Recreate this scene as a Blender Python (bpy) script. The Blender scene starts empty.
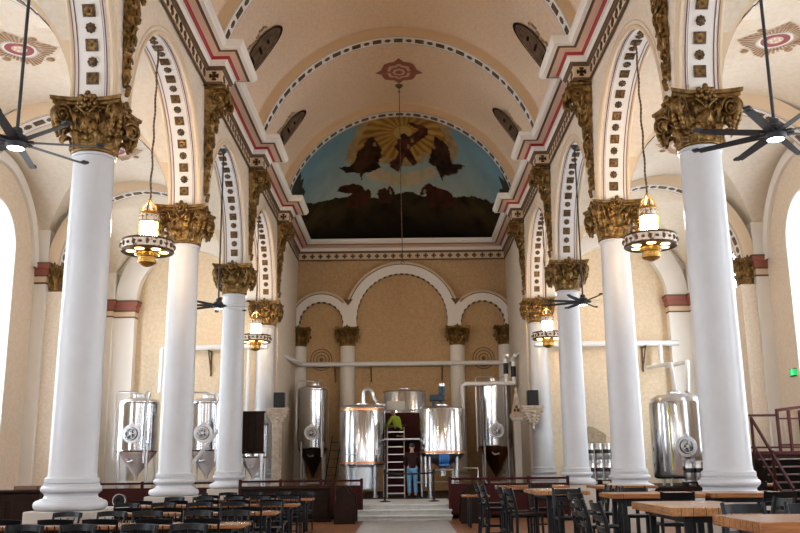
import bpy, math, random
from mathutils import Vector, Matrix, noise
PI=math.pi; C=bpy.context.scene.collection
random.seed(7)
sc=bpy.context.scene
# ---------------------------------------------------------------- geometry constants (metres; +Y runs down the nave)
S=6.152
def dk(k): return 13.92+k*S
XN,XA=4.6,5.3            # nave face and aisle face of the arcade walls
XW=10.9                  # outer walls of the aisles
ZS=7.3                   # springing of the arcade
RA=2.70                  # arcade arch radius
RV,ZV=4.45,10.31         # vault rib radius, vault springing
# ---------------------------------------------------------------- materials
def nt(m): return m.node_tree.nodes,m.node_tree.links
def mat(name,col,rough=.5,metal=0.,col2=None,nscale=6.,bump=0.,bscale=40.,detail=4.,stretch=None,spec=None,contrast=(.35,.65),coat=0.):
    m=bpy.data.materials.new(name); m.use_nodes=True
    N,L=nt(m); b=N['Principled BSDF']
    b.inputs['Base Color'].default_value=(*col,1); b.inputs['Roughness'].default_value=rough; b.inputs['Metallic'].default_value=metal
    if spec is not None: b.inputs['Specular IOR Level'].default_value=spec
    if coat: b.inputs['Coat Weight'].default_value=coat; b.inputs['Coat Roughness'].default_value=.15
    if col2 or bump:
        tc=N.new('ShaderNodeTexCoord'); mp=N.new('ShaderNodeMapping'); L.new(tc.outputs['Object'],mp.inputs['Vector'])
        if stretch: mp.inputs['Scale'].default_value=stretch
    if col2:
        n=N.new('ShaderNodeTexNoise'); n.inputs['Scale'].default_value=nscale; n.inputs['Detail'].default_value=detail; n.inputs['Roughness'].default_value=.65
        L.new(mp.outputs[0],n.inputs['Vector'])
        r=N.new('ShaderNodeValToRGB'); r.color_ramp.elements[0].position=contrast[0]; r.color_ramp.elements[1].position=contrast[1]
        r.color_ramp.elements[0].color=(*col2,1); r.color_ramp.elements[1].color=(*col,1)
        L.new(n.outputs['Fac'],r.inputs[0]); L.new(r.outputs[0],b.inputs['Base Color'])
    if bump:
        n2=N.new('ShaderNodeTexNoise'); n2.inputs['Scale'].default_value=bscale; n2.inputs['Detail'].default_value=3
        L.new(mp.outputs[0],n2.inputs['Vector'])
        bp=N.new('ShaderNodeBump'); bp.inputs['Strength'].default_value=bump; bp.inputs['Distance'].default_value=.03
        L.new(n2.outputs['Fac'],bp.inputs['Height']); L.new(bp.outputs[0],b.inputs['Normal'])
    return m
def emit(name,col,strength,col2=None,scale=3):
    m=bpy.data.materials.new(name); m.use_nodes=True; N,L=nt(m)
    b=N['Principled BSDF']; b.inputs['Base Color'].default_value=(*col,1); b.inputs['Emission Color'].default_value=(*col,1); b.inputs['Emission Strength'].default_value=strength
    b.inputs['Roughness'].default_value=.3
    return m
M={}
M['wall']=mat('cream_plaster',(.79,.68,.55),.85,col2=(.68,.565,.435),nscale=16,bump=.4,bscale=16,detail=8)
M['wall2']=mat('ochre_plaster',(.56,.38,.20),.85,col2=(.44,.285,.14),nscale=12,bump=.4,bscale=14,detail=8)
M['vault']=mat('tan_vault_plaster',(.82,.65,.48),.9,col2=(.68,.525,.38),nscale=15,bump=.4,bscale=14,detail=8)
M['aislev']=mat('pale_aisle_plaster',(.74,.67,.56),.9,col2=(.68,.59,.47),nscale=8,bump=.2,bscale=12,detail=8)
M['white']=mat('white_trim_paint',(.80,.77,.72),.55)
M['coolwhite']=mat('white_column_paint',(.60,.612,.635),.34,col2=(.565,.58,.605),nscale=2,bump=.015,bscale=4)
M['tan']=mat('tan_trim_paint',(.68,.50,.30),.6)
M['cream']=mat('cream_trim_paint',(.70,.55,.38),.6)
M['pink']=mat('dusty_pink_trim_paint',(.62,.42,.32),.6)
M['red']=mat('red_trim_paint',(.33,.015,.02),.5)
M['brown']=mat('dark_brown_line_and_shadow_paint',(.14,.08,.045),.6)
M['maroon']=mat('maroon_line_paint',(.16,.05,.05),.6)
M['bronze']=mat('gilded_bronze',(.27,.155,.045),.34,.72,col2=(.085,.045,.014),nscale=9,bump=.25,bscale=45,contrast=(.35,.6))
M['darkbronze']=mat('dark_bronze_relief',(.20,.13,.07),.45,.6,col2=(.06,.035,.02),nscale=14)
M['steel']=mat('brushed_stainless_steel',(.60,.61,.63),.16,1.,bump=.03,bscale=3,stretch=(30,30,.4))
M['steel2']=mat('satin_stainless_steel',(.62,.63,.65),.32,1.)
M['copper']=mat('copper_band',(.72,.33,.16),.28,1.)
M['reflcone']=mat('cone_steel_painted_reflection',(.82,.60,.55),.45,.0,col2=(.88,.84,.82),nscale=2)  # pale pink paints in the floor's reflection on the cones
M['black']=mat('black_powder_coat',(.007,.008,.010),.45,spec=.25)
M['chair']=mat('black_lacquered_wood',(.005,.006,.008),.30,spec=.18)
M['fan']=mat('charcoal_fan_metal',(.018,.022,.027),.5)
M['darkwood']=mat('dark_walnut_wood',(.026,.012,.007),.55,spec=.12,col2=(.014,.007,.005),nscale=5,stretch=(1,1,8))
M['redwood']=mat('oxblood_rail_paint',(.045,.010,.009),.6,spec=.1)
M['floorwood']=None
M['stone']=mat('pale_marble_step',(.62,.62,.60),.5,col2=(.50,.50,.48),nscale=4)
M['duct']=mat('white_pipe_cladding',(.78,.79,.80),.45)
M['glassblk']=mat('black_speaker_cloth',(.01,.01,.011),.7)
M['skin']=mat('skin',(.50,.30,.21),.55)
M['hair']=mat('dark_hair',(.025,.017,.012),.6)
M['jeans']=mat('blue_denim',(.13,.33,.52),.8,col2=(.09,.23,.40),nscale=14)
M['shirt']=mat('dark_brown_shirt',(.032,.015,.012),.9,spec=.1)
M['hivis']=mat('yellow_green_vest_cloth',(.42,.58,.04),.7)
M['blue']=mat('blue_motor_paint',(.04,.17,.50),.4)
M['slate']=mat('slate_blue_motor_paint',(.032,.055,.08),.5,spec=.3)
M['kegband']=mat('black_keg_band',(.02,.02,.025),.5)
M['rubber']=mat('red_rubber_hose',(.35,.03,.06),.5)
M['leather']=mat('black_belt_webbing',(.012,.012,.014),.7)
M['green']=emit('green_sign_light',(.02,.60,.16),.6)
M['fillglass']=emit('unseen_fill_glass',(.98,.96,.95),6.0)  # glowing panes added out of view behind the camera as fill light
M['glass']=emit('daylit_window_glass',(.83,.91,1.0),10.0)
M['lead']=mat('dark_window_lead',(.03,.07,.10),.5)
M['lamp']=emit('lit_lantern_glass',(1.,.72,.44),190.0)
M['warm']=emit('warm_bulb_glow',(1.,.62,.24),6.0)
M['led']=emit('fan_led_disc',(1.,.97,.95),8.0)
M['gold']=mat('polished_gilt_brass',(.62,.38,.10),.33,.9,col2=(.32,.18,.045),nscale=18)
M['lampring']=mat('painted_lamp_ring_band',(.80,.70,.58),.5,col2=(.30,.16,.11),nscale=9,contrast=(.42,.47),detail=1)
M['plaster']=mat('bare_grey_patch_plaster',(.50,.40,.27),.95,col2=(.34,.26,.17),nscale=9,bump=.4,bscale=18)
M['oval']=mat('dark_oval_painting',(.17,.10,.05),.6,col2=(.04,.024,.014),nscale=5)
def planks(name,c1,c2,bw,rh,rough,axis=0,mort=(.03,.015,.01),rot=0):
    m=bpy.data.materials.new(name); m.use_nodes=True; N,L=nt(m); b=N['Principled BSDF']; b.inputs['Roughness'].default_value=rough
    tc=N.new('ShaderNodeTexCoord'); mp=N.new('ShaderNodeMapping'); mp.inputs['Rotation'].default_value=(0,0,rot); L.new(tc.outputs['Object'],mp.inputs[0])
    br=N.new('ShaderNodeTexBrick'); br.inputs['Scale'].default_value=1; br.inputs['Brick Width'].default_value=bw; br.inputs['Row Height'].default_value=rh
    br.inputs['Mortar Size'].default_value=.003; br.inputs['Color1'].default_value=(*c1,1); br.inputs['Color2'].default_value=(*c2,1); br.inputs['Mortar'].default_value=(*mort,1)
    L.new(mp.outputs[0],br.inputs['Vector'])
    n=N.new('ShaderNodeTexNoise'); n.inputs['Scale'].default_value=7; n.inputs['Detail'].default_value=6
    m2=N.new('ShaderNodeMapping'); m2.inputs['Scale'].default_value=(.6,7,7); L.new(mp.outputs[0],m2.inputs[0]); L.new(m2.outputs[0],n.inputs['Vector'])
    mx=N.new('ShaderNodeMix'); mx.data_type='RGBA'; mx.blend_type='MULTIPLY'; mx.inputs[0].default_value=.75
    L.new(br.outputs['Color'],mx.inputs[6])
    r=N.new('ShaderNodeValToRGB'); r.color_ramp.elements[0].position=.3; r.color_ramp.elements[1].position=.7; r.color_ramp.elements[0].color=(.5,.42,.36,1); r.color_ramp.elements[1].color=(1.15,1.1,1.05,1)
    L.new(n.outputs['Fac'],r.inputs[0]); L.new(r.outputs[0],mx.inputs[7]); L.new(mx.outputs[2],b.inputs['Base Color'])
    return m
M['table']=planks('oak_butcher_block',(.46,.22,.085),(.32,.13,.045),.9,.11,.26)
M['tableY']=planks('oak_butcher_block_lengthwise',(.50,.27,.12),(.37,.18,.075),.9,.11,.26,rot=PI/2)
M['floorwood']=planks('warm_oak_floor',(.30,.13,.055),(.23,.095,.04),1.4,.12,.4,rot=PI/2)
M['tile']=planks('pale_stone_tile',(.47,.48,.48),(.41,.42,.42),.45,.45,.35,mort=(.20,.20,.20))
# ---------------------------------------------------------------- mesh builder
class MB:
    def __init__(s): s.v=[];s.f=[];s.m=[]
    def add(s,vs,fs,mi=0):
        o=len(s.v); s.v+=[tuple(p) for p in vs]; s.f+=[tuple(i+o for i in f) for f in fs]; s.m+=[mi]*len(fs); return s
    def box(s,x0,x1,y0,y1,z0,z1,mi=0):
        x0,x1=sorted((x0,x1)); y0,y1=sorted((y0,y1)); z0,z1=sorted((z0,z1))
        return s.add([(x,y,z) for z in(z0,z1) for y in(y0,y1) for x in(x0,x1)],[(0,2,3,1),(4,5,7,6),(0,1,5,4),(2,6,7,3),(0,4,6,2),(1,3,7,5)],mi)
    def bbox(s,x0,x1,y0,y1,z0,z1,b=.01,mi=0):      # chamfered box
        x0,x1=sorted((x0,x1)); y0,y1=sorted((y0,y1)); z0,z1=sorted((z0,z1)); b=min(b,(x1-x0)/2.01,(y1-y0)/2.01,(z1-z0)/2.01)
        rings=[]
        for z,i in((z0,b),(z0+b,0),(z1-b,0),(z1,b)):
            rings.append([(x0+b+i*0,y0+i,z),(x1-b,y0+i,z),(x1-i,y0+b,z),(x1-i,y1-b,z),(x1-b,y1-i,z),(x0+b,y1-i,z),(x0+i,y1-b,z),(x0+i,y0+b,z)])
        vs=[p for r in rings for p in r]; fs=[tuple(range(7,-1,-1)),tuple(range(24,32))]
        for k in range(3):
            for i in range(8): fs.append((k*8+i,k*8+(i+1)%8,(k+1)*8+(i+1)%8,(k+1)*8+i))
        return s.add(vs,fs,mi)
    def obox(s,c,ax,ay,az,mi=0):                   # box by centre and half-axis vectors
        c,ax,ay,az=map(Vector,(c,ax,ay,az))
        return s.add([c+ax*i+ay*j+az*k for k in(-1,1) for j in(-1,1) for i in(-1,1)],[(0,2,3,1),(4,5,7,6),(0,1,5,4),(2,6,7,3),(0,4,6,2),(1,3,7,5)],mi)
    def bar(s,a,b,w,h,mi=0):
        a,b=Vector(a),Vector(b); t=(b-a); L=t.length; t.normalize(); up=Vector((0,0,1))
        if abs(t.z)>.95: up=Vector((0,1,0))
        x=t.cross(up).normalized(); u=x.cross(t)
        return s.obox((a+b)/2,t*L/2,x*w/2,u*h/2,mi)
    def lathe(s,prof,c=(0,0,0),n=24,mi=0,axis='z',cap=True,sx=1,sy=1):
        vs=[];fs=[]
        for r,z in prof:
            for i in range(n):
                a=2*PI*i/n; p=(r*math.cos(a)*sx,r*math.sin(a)*sy,z)
                if axis=='y': p=(p[0],p[2],p[1])
                elif axis=='x': p=(p[2],p[0],p[1])
                vs.append((p[0]+c[0],p[1]+c[1],p[2]+c[2]))
        for k in range(len(prof)-1):
            for i in range(n): fs.append((k*n+i,k*n+(i+1)%n,(k+1)*n+(i+1)%n,(k+1)*n+i))
        if cap:
            if prof[0][0]>1e-4: fs.append(tuple(range(n-1,-1,-1)))
            if prof[-1][0]>1e-4: fs.append(tuple(range((len(prof)-1)*n,len(prof)*n)))
        return s.add(vs,fs,mi)
    def tube(s,path,r,n=8,mi=0,closed=False,cap=True):
        P=[Vector(p) for p in path]; m=len(P); rr=r if isinstance(r,(list,tuple)) else [r]*m
        vs=[];fs=[];ref=None
        for i in range(m):
            a=P[(i-1)%m] if (closed or i>0) else P[i]; b=P[(i+1)%m] if (closed or i<m-1) else P[i]
            t=(b-a).normalized()
            if ref is None:
                ref=Vector((0,0,1)) if abs(t.z)<.9 else Vector((1,0,0))
            x=(ref-t*ref.dot(t)); x.normalize(); ref=x; y=t.cross(x)
            for j in range(n):
                q=2*PI*j/n; vs.append(P[i]+(x*math.cos(q)+y*math.sin(q))*rr[i])
        for i in range(m if closed else m-1):
            k=(i+1)%m
            for j in range(n): fs.append((i*n+j,i*n+(j+1)%n,k*n+(j+1)%n,k*n+j))
        if cap and not closed: fs.append(tuple(range(n-1,-1,-1))); fs.append(tuple(range((m-1)*n,m*n)))
        return s.add(vs,fs,mi)
    def grid(s,fn,nu,nv,mi=0,cu=False):
        vs=[fn(i/nu,j/nv) for j in range(nv+1) for i in range(nu+(0 if cu else 1))]; w=nu+(0 if cu else 1); fs=[]
        for j in range(nv):
            for i in range(nu): fs.append((j*w+i,j*w+(i+1)%w if cu else j*w+i+1,(j+1)*w+((i+1)%w if cu else i+1),(j+1)*w+i))
        return s.add(vs,fs,mi)
    def sphere(s,c,r,n=8,m=6,mi=0):
        if not isinstance(r,(tuple,list)): r=(r,r,r)
        vs=[(c[0],c[1],c[2]-r[2])];fs=[]
        for j in range(1,m):
            b=PI*j/m
            for i in range(n):
                a=2*PI*i/n; vs.append((c[0]+r[0]*math.sin(b)*math.cos(a),c[1]+r[1]*math.sin(b)*math.sin(a),c[2]-r[2]*math.cos(b)))
        vs.append((c[0],c[1],c[2]+r[2])); e=len(vs)-1
        for i in range(n):
            fs.append((0,1+(i+1)%n,1+i)); fs.append((e,1+(m-2)*n+i,1+(m-2)*n+(i+1)%n))
            for j in range(m-2): fs.append((1+j*n+i,1+j*n+(i+1)%n,1+(j+1)*n+(i+1)%n,1+(j+1)*n+i))
        return s.add(vs,fs,mi)
    def prism(s,poly,f,a,b,mi=0):                  # poly in 2-D, f(u,v,w)->3-D, extruded w from a to b
        n=len(poly); vs=[f(u,v,a) for u,v in poly]+[f(u,v,b) for u,v in poly]
        return s.add(vs,[tuple(range(n-1,-1,-1)),tuple(range(n,2*n))]+[(i,(i+1)%n,n+(i+1)%n,n+i) for i in range(n)],mi)
    def ext(s,o,T=None,mi=None):
        vs=[T@Vector(p) for p in o.v] if T is not None else o.v
        b=len(s.v); s.v+=[tuple(p) for p in vs]; s.f+=[tuple(i+b for i in f) for f in o.f]; s.m+=[mi]*len(o.f) if mi is not None else o.m; return s
    def mesh(s,name,mats,ang=38):
        me=bpy.data.meshes.new(name); me.from_pydata(s.v,[],s.f)
        for m in(mats if isinstance(mats,(list,tuple)) else [mats]): me.materials.append(M[m] if isinstance(m,str) else m)
        me.polygons.foreach_set('material_index',s.m); me.polygons.foreach_set('use_smooth',[True]*len(s.f))
        me.update(); me.set_sharp_from_angle(angle=math.radians(ang)); return me
def link(name,data,parent=None,loc=(0,0,0),rz=0):
    o=bpy.data.objects.new(name,data); C.objects.link(o); o.location=loc; o.rotation_euler=(0,0,rz)
    if parent: o.parent=parent
    return o
def part(name,mb,mats,parent,label=None,loc=(0,0,0),rz=0,ang=38):
    o=link(name,mb.mesh(name,mats,ang) if isinstance(mb,MB) else mb,parent,loc,rz)
    if label: o['label']=label
    return o
def tag(o,label,cat,group=None,kind=None):
    if not 4<=len(label.split())<=16: print('LABELLEN',len(label.split()),label)
    o['label']=label; o['category']=cat
    if group: o['group']=group
    if kind: o['kind']=kind
    return o
def thing(name,label,cat,loc=(0,0,0),rz=0,group=None): return tag(link(name,None,None,loc,rz),label,cat,group)
def single(name,mb,mats,label,cat,loc=(0,0,0),rz=0,group=None): return tag(link(name,mb.mesh(name,mats),None,loc,rz),label,cat,group)
def struct(name,mb,mats,label=None,cat=None,ang=38):
    o=link(name,mb.mesh(name,mats,ang)); o['kind']='structure'
    o['label']=label or name.replace('_',' '); o['category']=cat or name.split('_')[0]
    return o
def dup(o,parent=None,loc=None,rz=None,label=None):
    c=o.copy(); C.objects.link(c); c.parent=parent
    if loc is not None: c.location=loc
    if rz is not None: c.rotation_euler=(0,0,rz)
    if label: c['label']=label
    for ch in list(o.children): dup(ch,c)
    return c
TR=[0]
def trim(mb,mats,label,ang=38):
    TR[0]+=1; return struct('trim_%d'%TR[0],mb,mats,label,'trim',ang)
SIDE={-1:'left',1:'right'}
M['ray']=mat('brown_gold_ray_paint',(.34,.19,.085),.6); M['ringred']=mat('deep_red_medallion_paint',(.27,.045,.045),.6); M['plinthpaint']=mat('grey_cream_plinth_paint',(.50,.45,.39),.55); M['tray']=mat('brown_tray_wood',(.22,.11,.06),.5); M['treadwood']=mat('brown_tread_wood',(.16,.10,.08),.5)
M['maroon2']=mat('dull_red_cap_paint',(.30,.095,.065),.55)
M['wallend']=mat('tan_end_wall_plaster',(.80,.67,.49),.85,col2=(.70,.56,.385),nscale=10,bump=.3,bscale=12,detail=8)
M['gapdark']=mat('dark_gap_shade',(.04,.042,.045),.4,.3)
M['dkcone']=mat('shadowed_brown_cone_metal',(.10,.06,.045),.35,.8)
M['copcone']=mat('copper_toned_cone',(.42,.20,.10),.32,1.)
M['yellow']=mat('yellow_gauge_tube',(.75,.62,.06),.4)
M['satinwhite']=mat('frosted_steel_skirt',(.70,.74,.80),.4,.6)
M['beigebox']=mat('beige_control_box',(.45,.42,.36),.5)
M['cream2']=mat('aged_cream_carving',(.66,.56,.46),.6,col2=(.48,.36,.26),nscale=9)
# ================================================================ THE SETTING
# ---- floors
mb=MB(); mb.box(-XW-.6,XW+.6,-11.5,38.9,-.3,0); struct('floor',mb,'floorwood','warm oak plank floor of the church','floor')
mb=MB(); mb.box(-1.05,1.2,-11,24.98,0,.012); struct('floor_aisle',mb,'tile','pale stone tile runner down the centre aisle','floor')
mb=MB(); 
for y,z,w in((25.0,.135,1.36),(25.35,.27,1.36),(25.7,.40,1.42)):
    mb.bbox(-w,w,y-.05,(y+.4 if z<.39 else 29.6),z-.045,z,.012); mb.box(-w+.03,w-.03,y,(y+.4 if z<.39 else 29.55),z-.135,z-.045)
struct('floor_steps',mb,'stone','pale marble steps up to the brewing platform','steps')
mb=MB(); mb.box(-4.6,-1.42,26.0,38.5,0,.395); mb.box(1.42,4.6,26.0,38.5,0,.395); mb.box(-1.42,1.42,29.6,38.5,0,.395); struct('floor_platform',mb,'darkwood','dark raised floor of the brewing platform','floor')
for s in(-1,1):
    mb=MB(); mb.box(s*4.6,s*XW,27.2,32.6,0,.75); struct('floor_aisle_%s'%SIDE[s],mb,'darkwood','raised dark floor under the tanks in the %s aisle'%SIDE[s],'floor')
# ---- arcade walls
def arch_pts(c,r,n=28): return [(c-r*math.cos(PI*i/n),r*math.sin(PI*i/n)) for i in range(n+1)]
def strip_wall(mb,fr,pts,zt,mi=0,xa=0,xb=1,soff=True):
    # pts: (d,zb); fr(x,d,z) -> 3-D
    for (d0,z0),(d1,z1) in zip(pts,pts[1:]):
        if abs(d1-d0)<1e-6: continue
        for x in(xa,xb): mb.add([fr(x,d0,z0),fr(x,d1,z1),fr(x,d1,zt),fr(x,d0,zt)],[(0,1,2,3)],mi)
        if soff: mb.add([fr(xa,d0,z0),fr(xa,d1,z1),fr(xb,d1,z1),fr(xb,d0,z0)],[(0,1,2,3)],mi)
K0=-4; KD=-2
for s in(-1,1):
    mb=MB(); pts=[(dk(K0)-.4,ZS),(dk(K0),ZS)]
    for k in range(K0,3):
        dm=dk(k)+S/2; pts+=[(d,ZS+z) for d,z in arch_pts(dm,RA,36)]; pts.append((dk(k+1),ZS))
    pts.append((dk(3)+.37,ZS))
    strip_wall(mb,lambda x,d,z:(s*x,d,z),pts,11.2,0,XN,XA)
    mb.box(s*XN,s*XA,dk(3)+.37,dk(4)+.35,0,11.2)
    struct('wall_nave_%s'%SIDE[s],mb,'wall','cream plaster arcade wall on the %s side of the nave'%SIDE[s],'wall')
# ---- decorated arch bands
def arc_band(mb,P,A,r,lo,hi,lines,n=40,z_up=.006,mi_w=1,mi_l=2):
    # P(t)->(pos on circle, inward normal); A axis vector across; strips drawn slightly inside the soffit
    def strip(a,b,mi,e):
        mb.grid(lambda u,v:P(u)[0]+P(u)[1]*e+A*(a+(b-a)*v),n,1,mi)
    strip(lo,hi,mi_w,z_up)
    for a,b in lines: strip(a,b,mi_l,z_up*2)
def rosettes(mb,P,A,c,n,sq,rd,mi=3,flat=False,start=0):
    for i in range(n):
        if not flat and i in(0,n-1): continue
        u=(i+.5)/n; p,nn=P(u); p2,_=P(min(u+.001,1)); t=(p2-p).normalized()
        q=p+A*c+nn*.012
        if (i+start)%2==0:
            if flat: mb.obox(q,t*sq*.52,A.normalized()*sq*.42,nn*.012,mi)
            else:
                mb.obox(q,t*sq*.5,A.normalized()*sq*.5,nn*.02,mi); mb.obox(q+nn*.02,t*sq*.36,A.normalized()*sq*.36,nn*.012,mi+1)
                mb.sphere(q+nn*.035,sq*.17,6,4,mi)
                for a in(-1,1):
                    for b in(-1,1): mb.sphere(q+nn*.03+t*a*sq*.3+A.normalized()*b*sq*.3,sq*.11,5,4,mi)
        else:
            if flat: mb.obox(q,t*rd*.5,A.normalized()*rd*.5,nn*.012,mi); mb.obox(q,(t+A.normalized())*rd*.35,(A.normalized()-t)*rd*.35,nn*.013,mi)
            else:
                mb.sphere(q,rd*.34,8,5,mi)
                for k in range(8):
                    a=2*PI*k/8; mb.sphere(q+(t*math.cos(a)+A.normalized()*math.sin(a))*rd*.34,rd*.19,5,4,mi)
BM=['cream','white','maroon','darkbronze','bronze']
for s in(-1,1):
    for k in range(KD+1,3):
        dm=dk(k)+S/2
        def P(u,dm=dm):
            a=PI*u; return Vector((0,dm-RA*math.cos(a),ZS+RA*math.sin(a))),Vector((0,math.cos(a),-math.sin(a)))
        mb=MB(); A=Vector((s,0,0))
        arc_band(mb,P,A,RA,XN+.10,XA-.03,[(XN+.115,XN+.135),(XN+.155,XN+.163),(XA-.12,XA-.10),(XA-.055,XA-.045)])
        rosettes(mb,P,A,(XN+XA)/2+.01,31,.2,.17,start=1)
        mb.tube([P(i/40)[0]+P(i/40)[1]*.0+A*(XN+.015) for i in range(41)],.05,8,0)
        mb.tube([P(i/40)[0]*1+P(i/40)[1]*-.12+A*(XN+.0) for i in range(41)],.018,6,0)
        mb.tube([P(i/40)[0]+A*(XA-.01) for i in range(41)],.04,8,0)
        trim(mb,BM,'band of bronze rosettes under the %s nave arch, bay %s'%(SIDE[s],('second behind the camera','beside the camera','nearest in view','second in view','third in view')[k+2]))
# ---- nave vault and ribs
RVV=RV+.30
mb=MB(); mb.grid(lambda u,v:(-RVV*math.cos(PI*u),dk(K0)-.4+(dk(3)+.1-dk(K0)+.4)*v,ZV+RVV*math.sin(PI*u)),72,24)
struct('ceiling',mb,'vault','tan plaster barrel vault over the nave','ceiling')
for k in range(KD,4):
    d=dk(k); hw=.3; mb=MB()
    def P(u,d=d):
        a=PI*u; return Vector((-RV*math.cos(a),d,ZV+RV*math.sin(a))),Vector((math.cos(a),0,-math.sin(a)))
    A=Vector((0,1,0))
    for y in(-hw,hw): mb.grid(lambda u,v:P(u)[0]+P(u)[1]*(-.40*v)+A*y,60,1,5)
    mb.grid(lambda u,v:P(u)[0]+A*(-hw+2*hw*v),60,1,0)
    mb.tube([P(i/60)[0]+P(i/60)[1]*-.31+A*(-hw-.01) for i in range(61)],.035,6,0)
    mb.tube([P(i/60)[0]+P(i/60)[1]*-.38+A*(-hw-.02) for i in range(61)],.012,6,2)
    arc_band(mb,P,A,RV,-hw+.02,hw-.02,[(-hw+.03,-hw+.05),(hw-.08,hw-.06)],60)
    rosettes(mb,P,A,0,41,.27,.15,3,True)
    trim(mb,BM+['tan'],'nave vault rib with a dark checkered soffit, number %s from the back wall'%('one','two','three','four','five','six')[3-k])
# ---- entablature along the nave walls and across the back wall
PROF=[(.02,10.34),(.07,10.34),(.07,10.38),(.05,10.40),(.05,10.68),(.09,10.70),(.09,10.74),(.13,10.76),(.15,10.88),(.20,10.89),(.24,10.945),(.26,10.95),(.40,10.99),(.41,10.985),(.43,11.02),(.47,11.02),(.47,11.0),(.56,11.01),(.58,11.06),(.62,11.09),(.63,11.15),(.63,11.20),(.0,11.24)]
PM=[2,2,2,1,2,2,2,0,0,3,3,4,4,2,2,2,0,0,0,0,0,0]  # brown just under the white crown moulding paints in its shadow line
EM=['white','cream','brown','red','pink','darkbronze']
EXT=.38; HB=.42
def entab_path(p,ext=True):
    L=[(XN-p,dk(K0)-.4)]
    for k in range(K0,4):
        L+=[(XN-p,dk(k)-HB-p),(XN-EXT-p,dk(k)-HB-p),(XN-EXT-p,dk(k)+HB+p),(XN-p,dk(k)+HB+p)]
    L+=[(XN-p,dk(4)-p)]
    return L
def cross(mb,c,u,v,n,r,mi):
    c,u,v,n=map(Vector,(c,u,v,n))
    for a,b in((u,v),(v,u)):
        mb.obox(c+n*.006,a*r,b*r*.30,n*.01,mi)
        for sg in(-1,1): mb.obox(c+n*.006+a*r*.8*sg,a*r*.2,b*r*.48,n*.01,mi)
for s in(-1,1):
    mb=MB(); prev=None
    paths=[[(s*x,d,z) for x,d in entab_path(p)] for p,z in PROF]
    n=len(paths[0])
    for i in range(len(paths)-1):
        for j in range(n-1):
            mb.add([paths[i][j],paths[i][j+1],paths[i+1][j+1],paths[i+1][j]],[(0,1,2,3)],PM[i])
    x=XN-.05
    for k in range(K0,4):
        a=dk(k)+HB+.1; b=(dk(k+1)-HB-.1 if k<3 else dk(4)-.1); m=int((b-a)/.36)
        for i in range(m):
            cross(mb,(s*x,a+(i+.5)*(b-a)/m,10.54),(0,1,0),(0,0,1),(-s,0,0),.10,5)
        for y in(-.25,.25): cross(mb,(s*(x-EXT),dk(k)+y,10.54),(0,1,0),(0,0,1),(-s,0,0),.10,5)
        cross(mb,(s*(x-EXT/2),dk(k)-HB-.05,10.54),(1,0,0),(0,0,1),(0,-1,0),.11,5)
    trim(mb,EM,'white, red and pink cornice running along the %s nave wall'%SIDE[s],30)
mb=MB()
for i in range(len(PROF)-1):
    (p,z),(q,y)=PROF[i],PROF[i+1]
    mb.add([(-XN+p,dk(4)-p,z),(XN-p,dk(4)-p,z),(XN-q,dk(4)-q,y),(-XN+q,dk(4)-q,y)],[(0,1,2,3)],4 if PM[i]==3 else PM[i])
for i in range(25): cross(mb,(-4.32+i*.36,dk(4)-.05,10.54),(1,0,0),(0,0,1),(0,-1,0),.10,5)
trim(mb,EM,'cornice with a frieze of small crosses across the back wall',30)
# ---- back wall with its blind triple arch
mb=MB(); mb.box(-XA,XA,dk(4),dk(4)+.35,0,15.2); struct('wall_back',mb,'wall2','ochre plaster wall at the far end of the nave','wall')
def back_arch(c,ri,ro,zs,zb,a0=0,a1=PI,n=36,t0=0,t1=PI,fr=.27):
    mb=MB(); yf,yb=dk(4)-fr,dk(4)
    def pt(r,a,y): return (c-r*math.cos(a),y,zs+r*math.sin(a))
    for i in range(n):
        a=a0+(a1-a0)*i/n; b=a0+(a1-a0)*(i+1)/n
        mb.add([pt(ri,a,yf),pt(ri,b,yf),pt(ro,b,yf),pt(ro,a,yf)],[(0,1,2,3)],0)
        mb.add([pt(ri,a,yf),pt(ri,b,yf),pt(ri,b,yb),pt(ri,a,yb)],[(0,1,2,3)],0)
        mb.add([pt(ro,a,yf),pt(ro,b,yf),pt(ro,b,yb),pt(ro,a,yb)],[(0,1,2,3)],0)
    mb.tube([pt(ro-.02,t0+(t1-t0)*i/n,yf-.02) for i in range(n+1)],.05,8,1)
    mb.tube([pt(ro-.09,t0+(t1-t0)*i/n,yf-.005) for i in range(n+1)],.018,6,2)
    m=int(ri*(a1-a0)/.125)
    for i in range(m):
        if i%2: continue
        a=a0+(a1-a0)*(i+.5)/m; p=Vector(pt(ri-.005,a,dk(4)-.14)); t=Vector((math.sin(a),0,math.cos(a))); nn=Vector((math.cos(a),0,-math.sin(a)))
        mb.obox(p,t*.062,(0,.125,0),nn*.02,2)
    return mb
mb=back_arch(0,1.98,2.48,7.72,0,t0=.33,t1=PI-.33); 
for s in(-1,1): mb.prism([(s*1.98,7.3),(s*2.57,7.3),(s*2.575,7.6),(s*2.60,7.85),(s*2.50,8.35),(s*2.36,8.52),(s*2.2,8.4),(s*2.02,7.95)],lambda u,v,w:(u,w,v),dk(4)-.262,dk(4)-.01)
trim(mb,['white','cream','brown'],'large white blind arch at the middle of the back wall')
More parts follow.
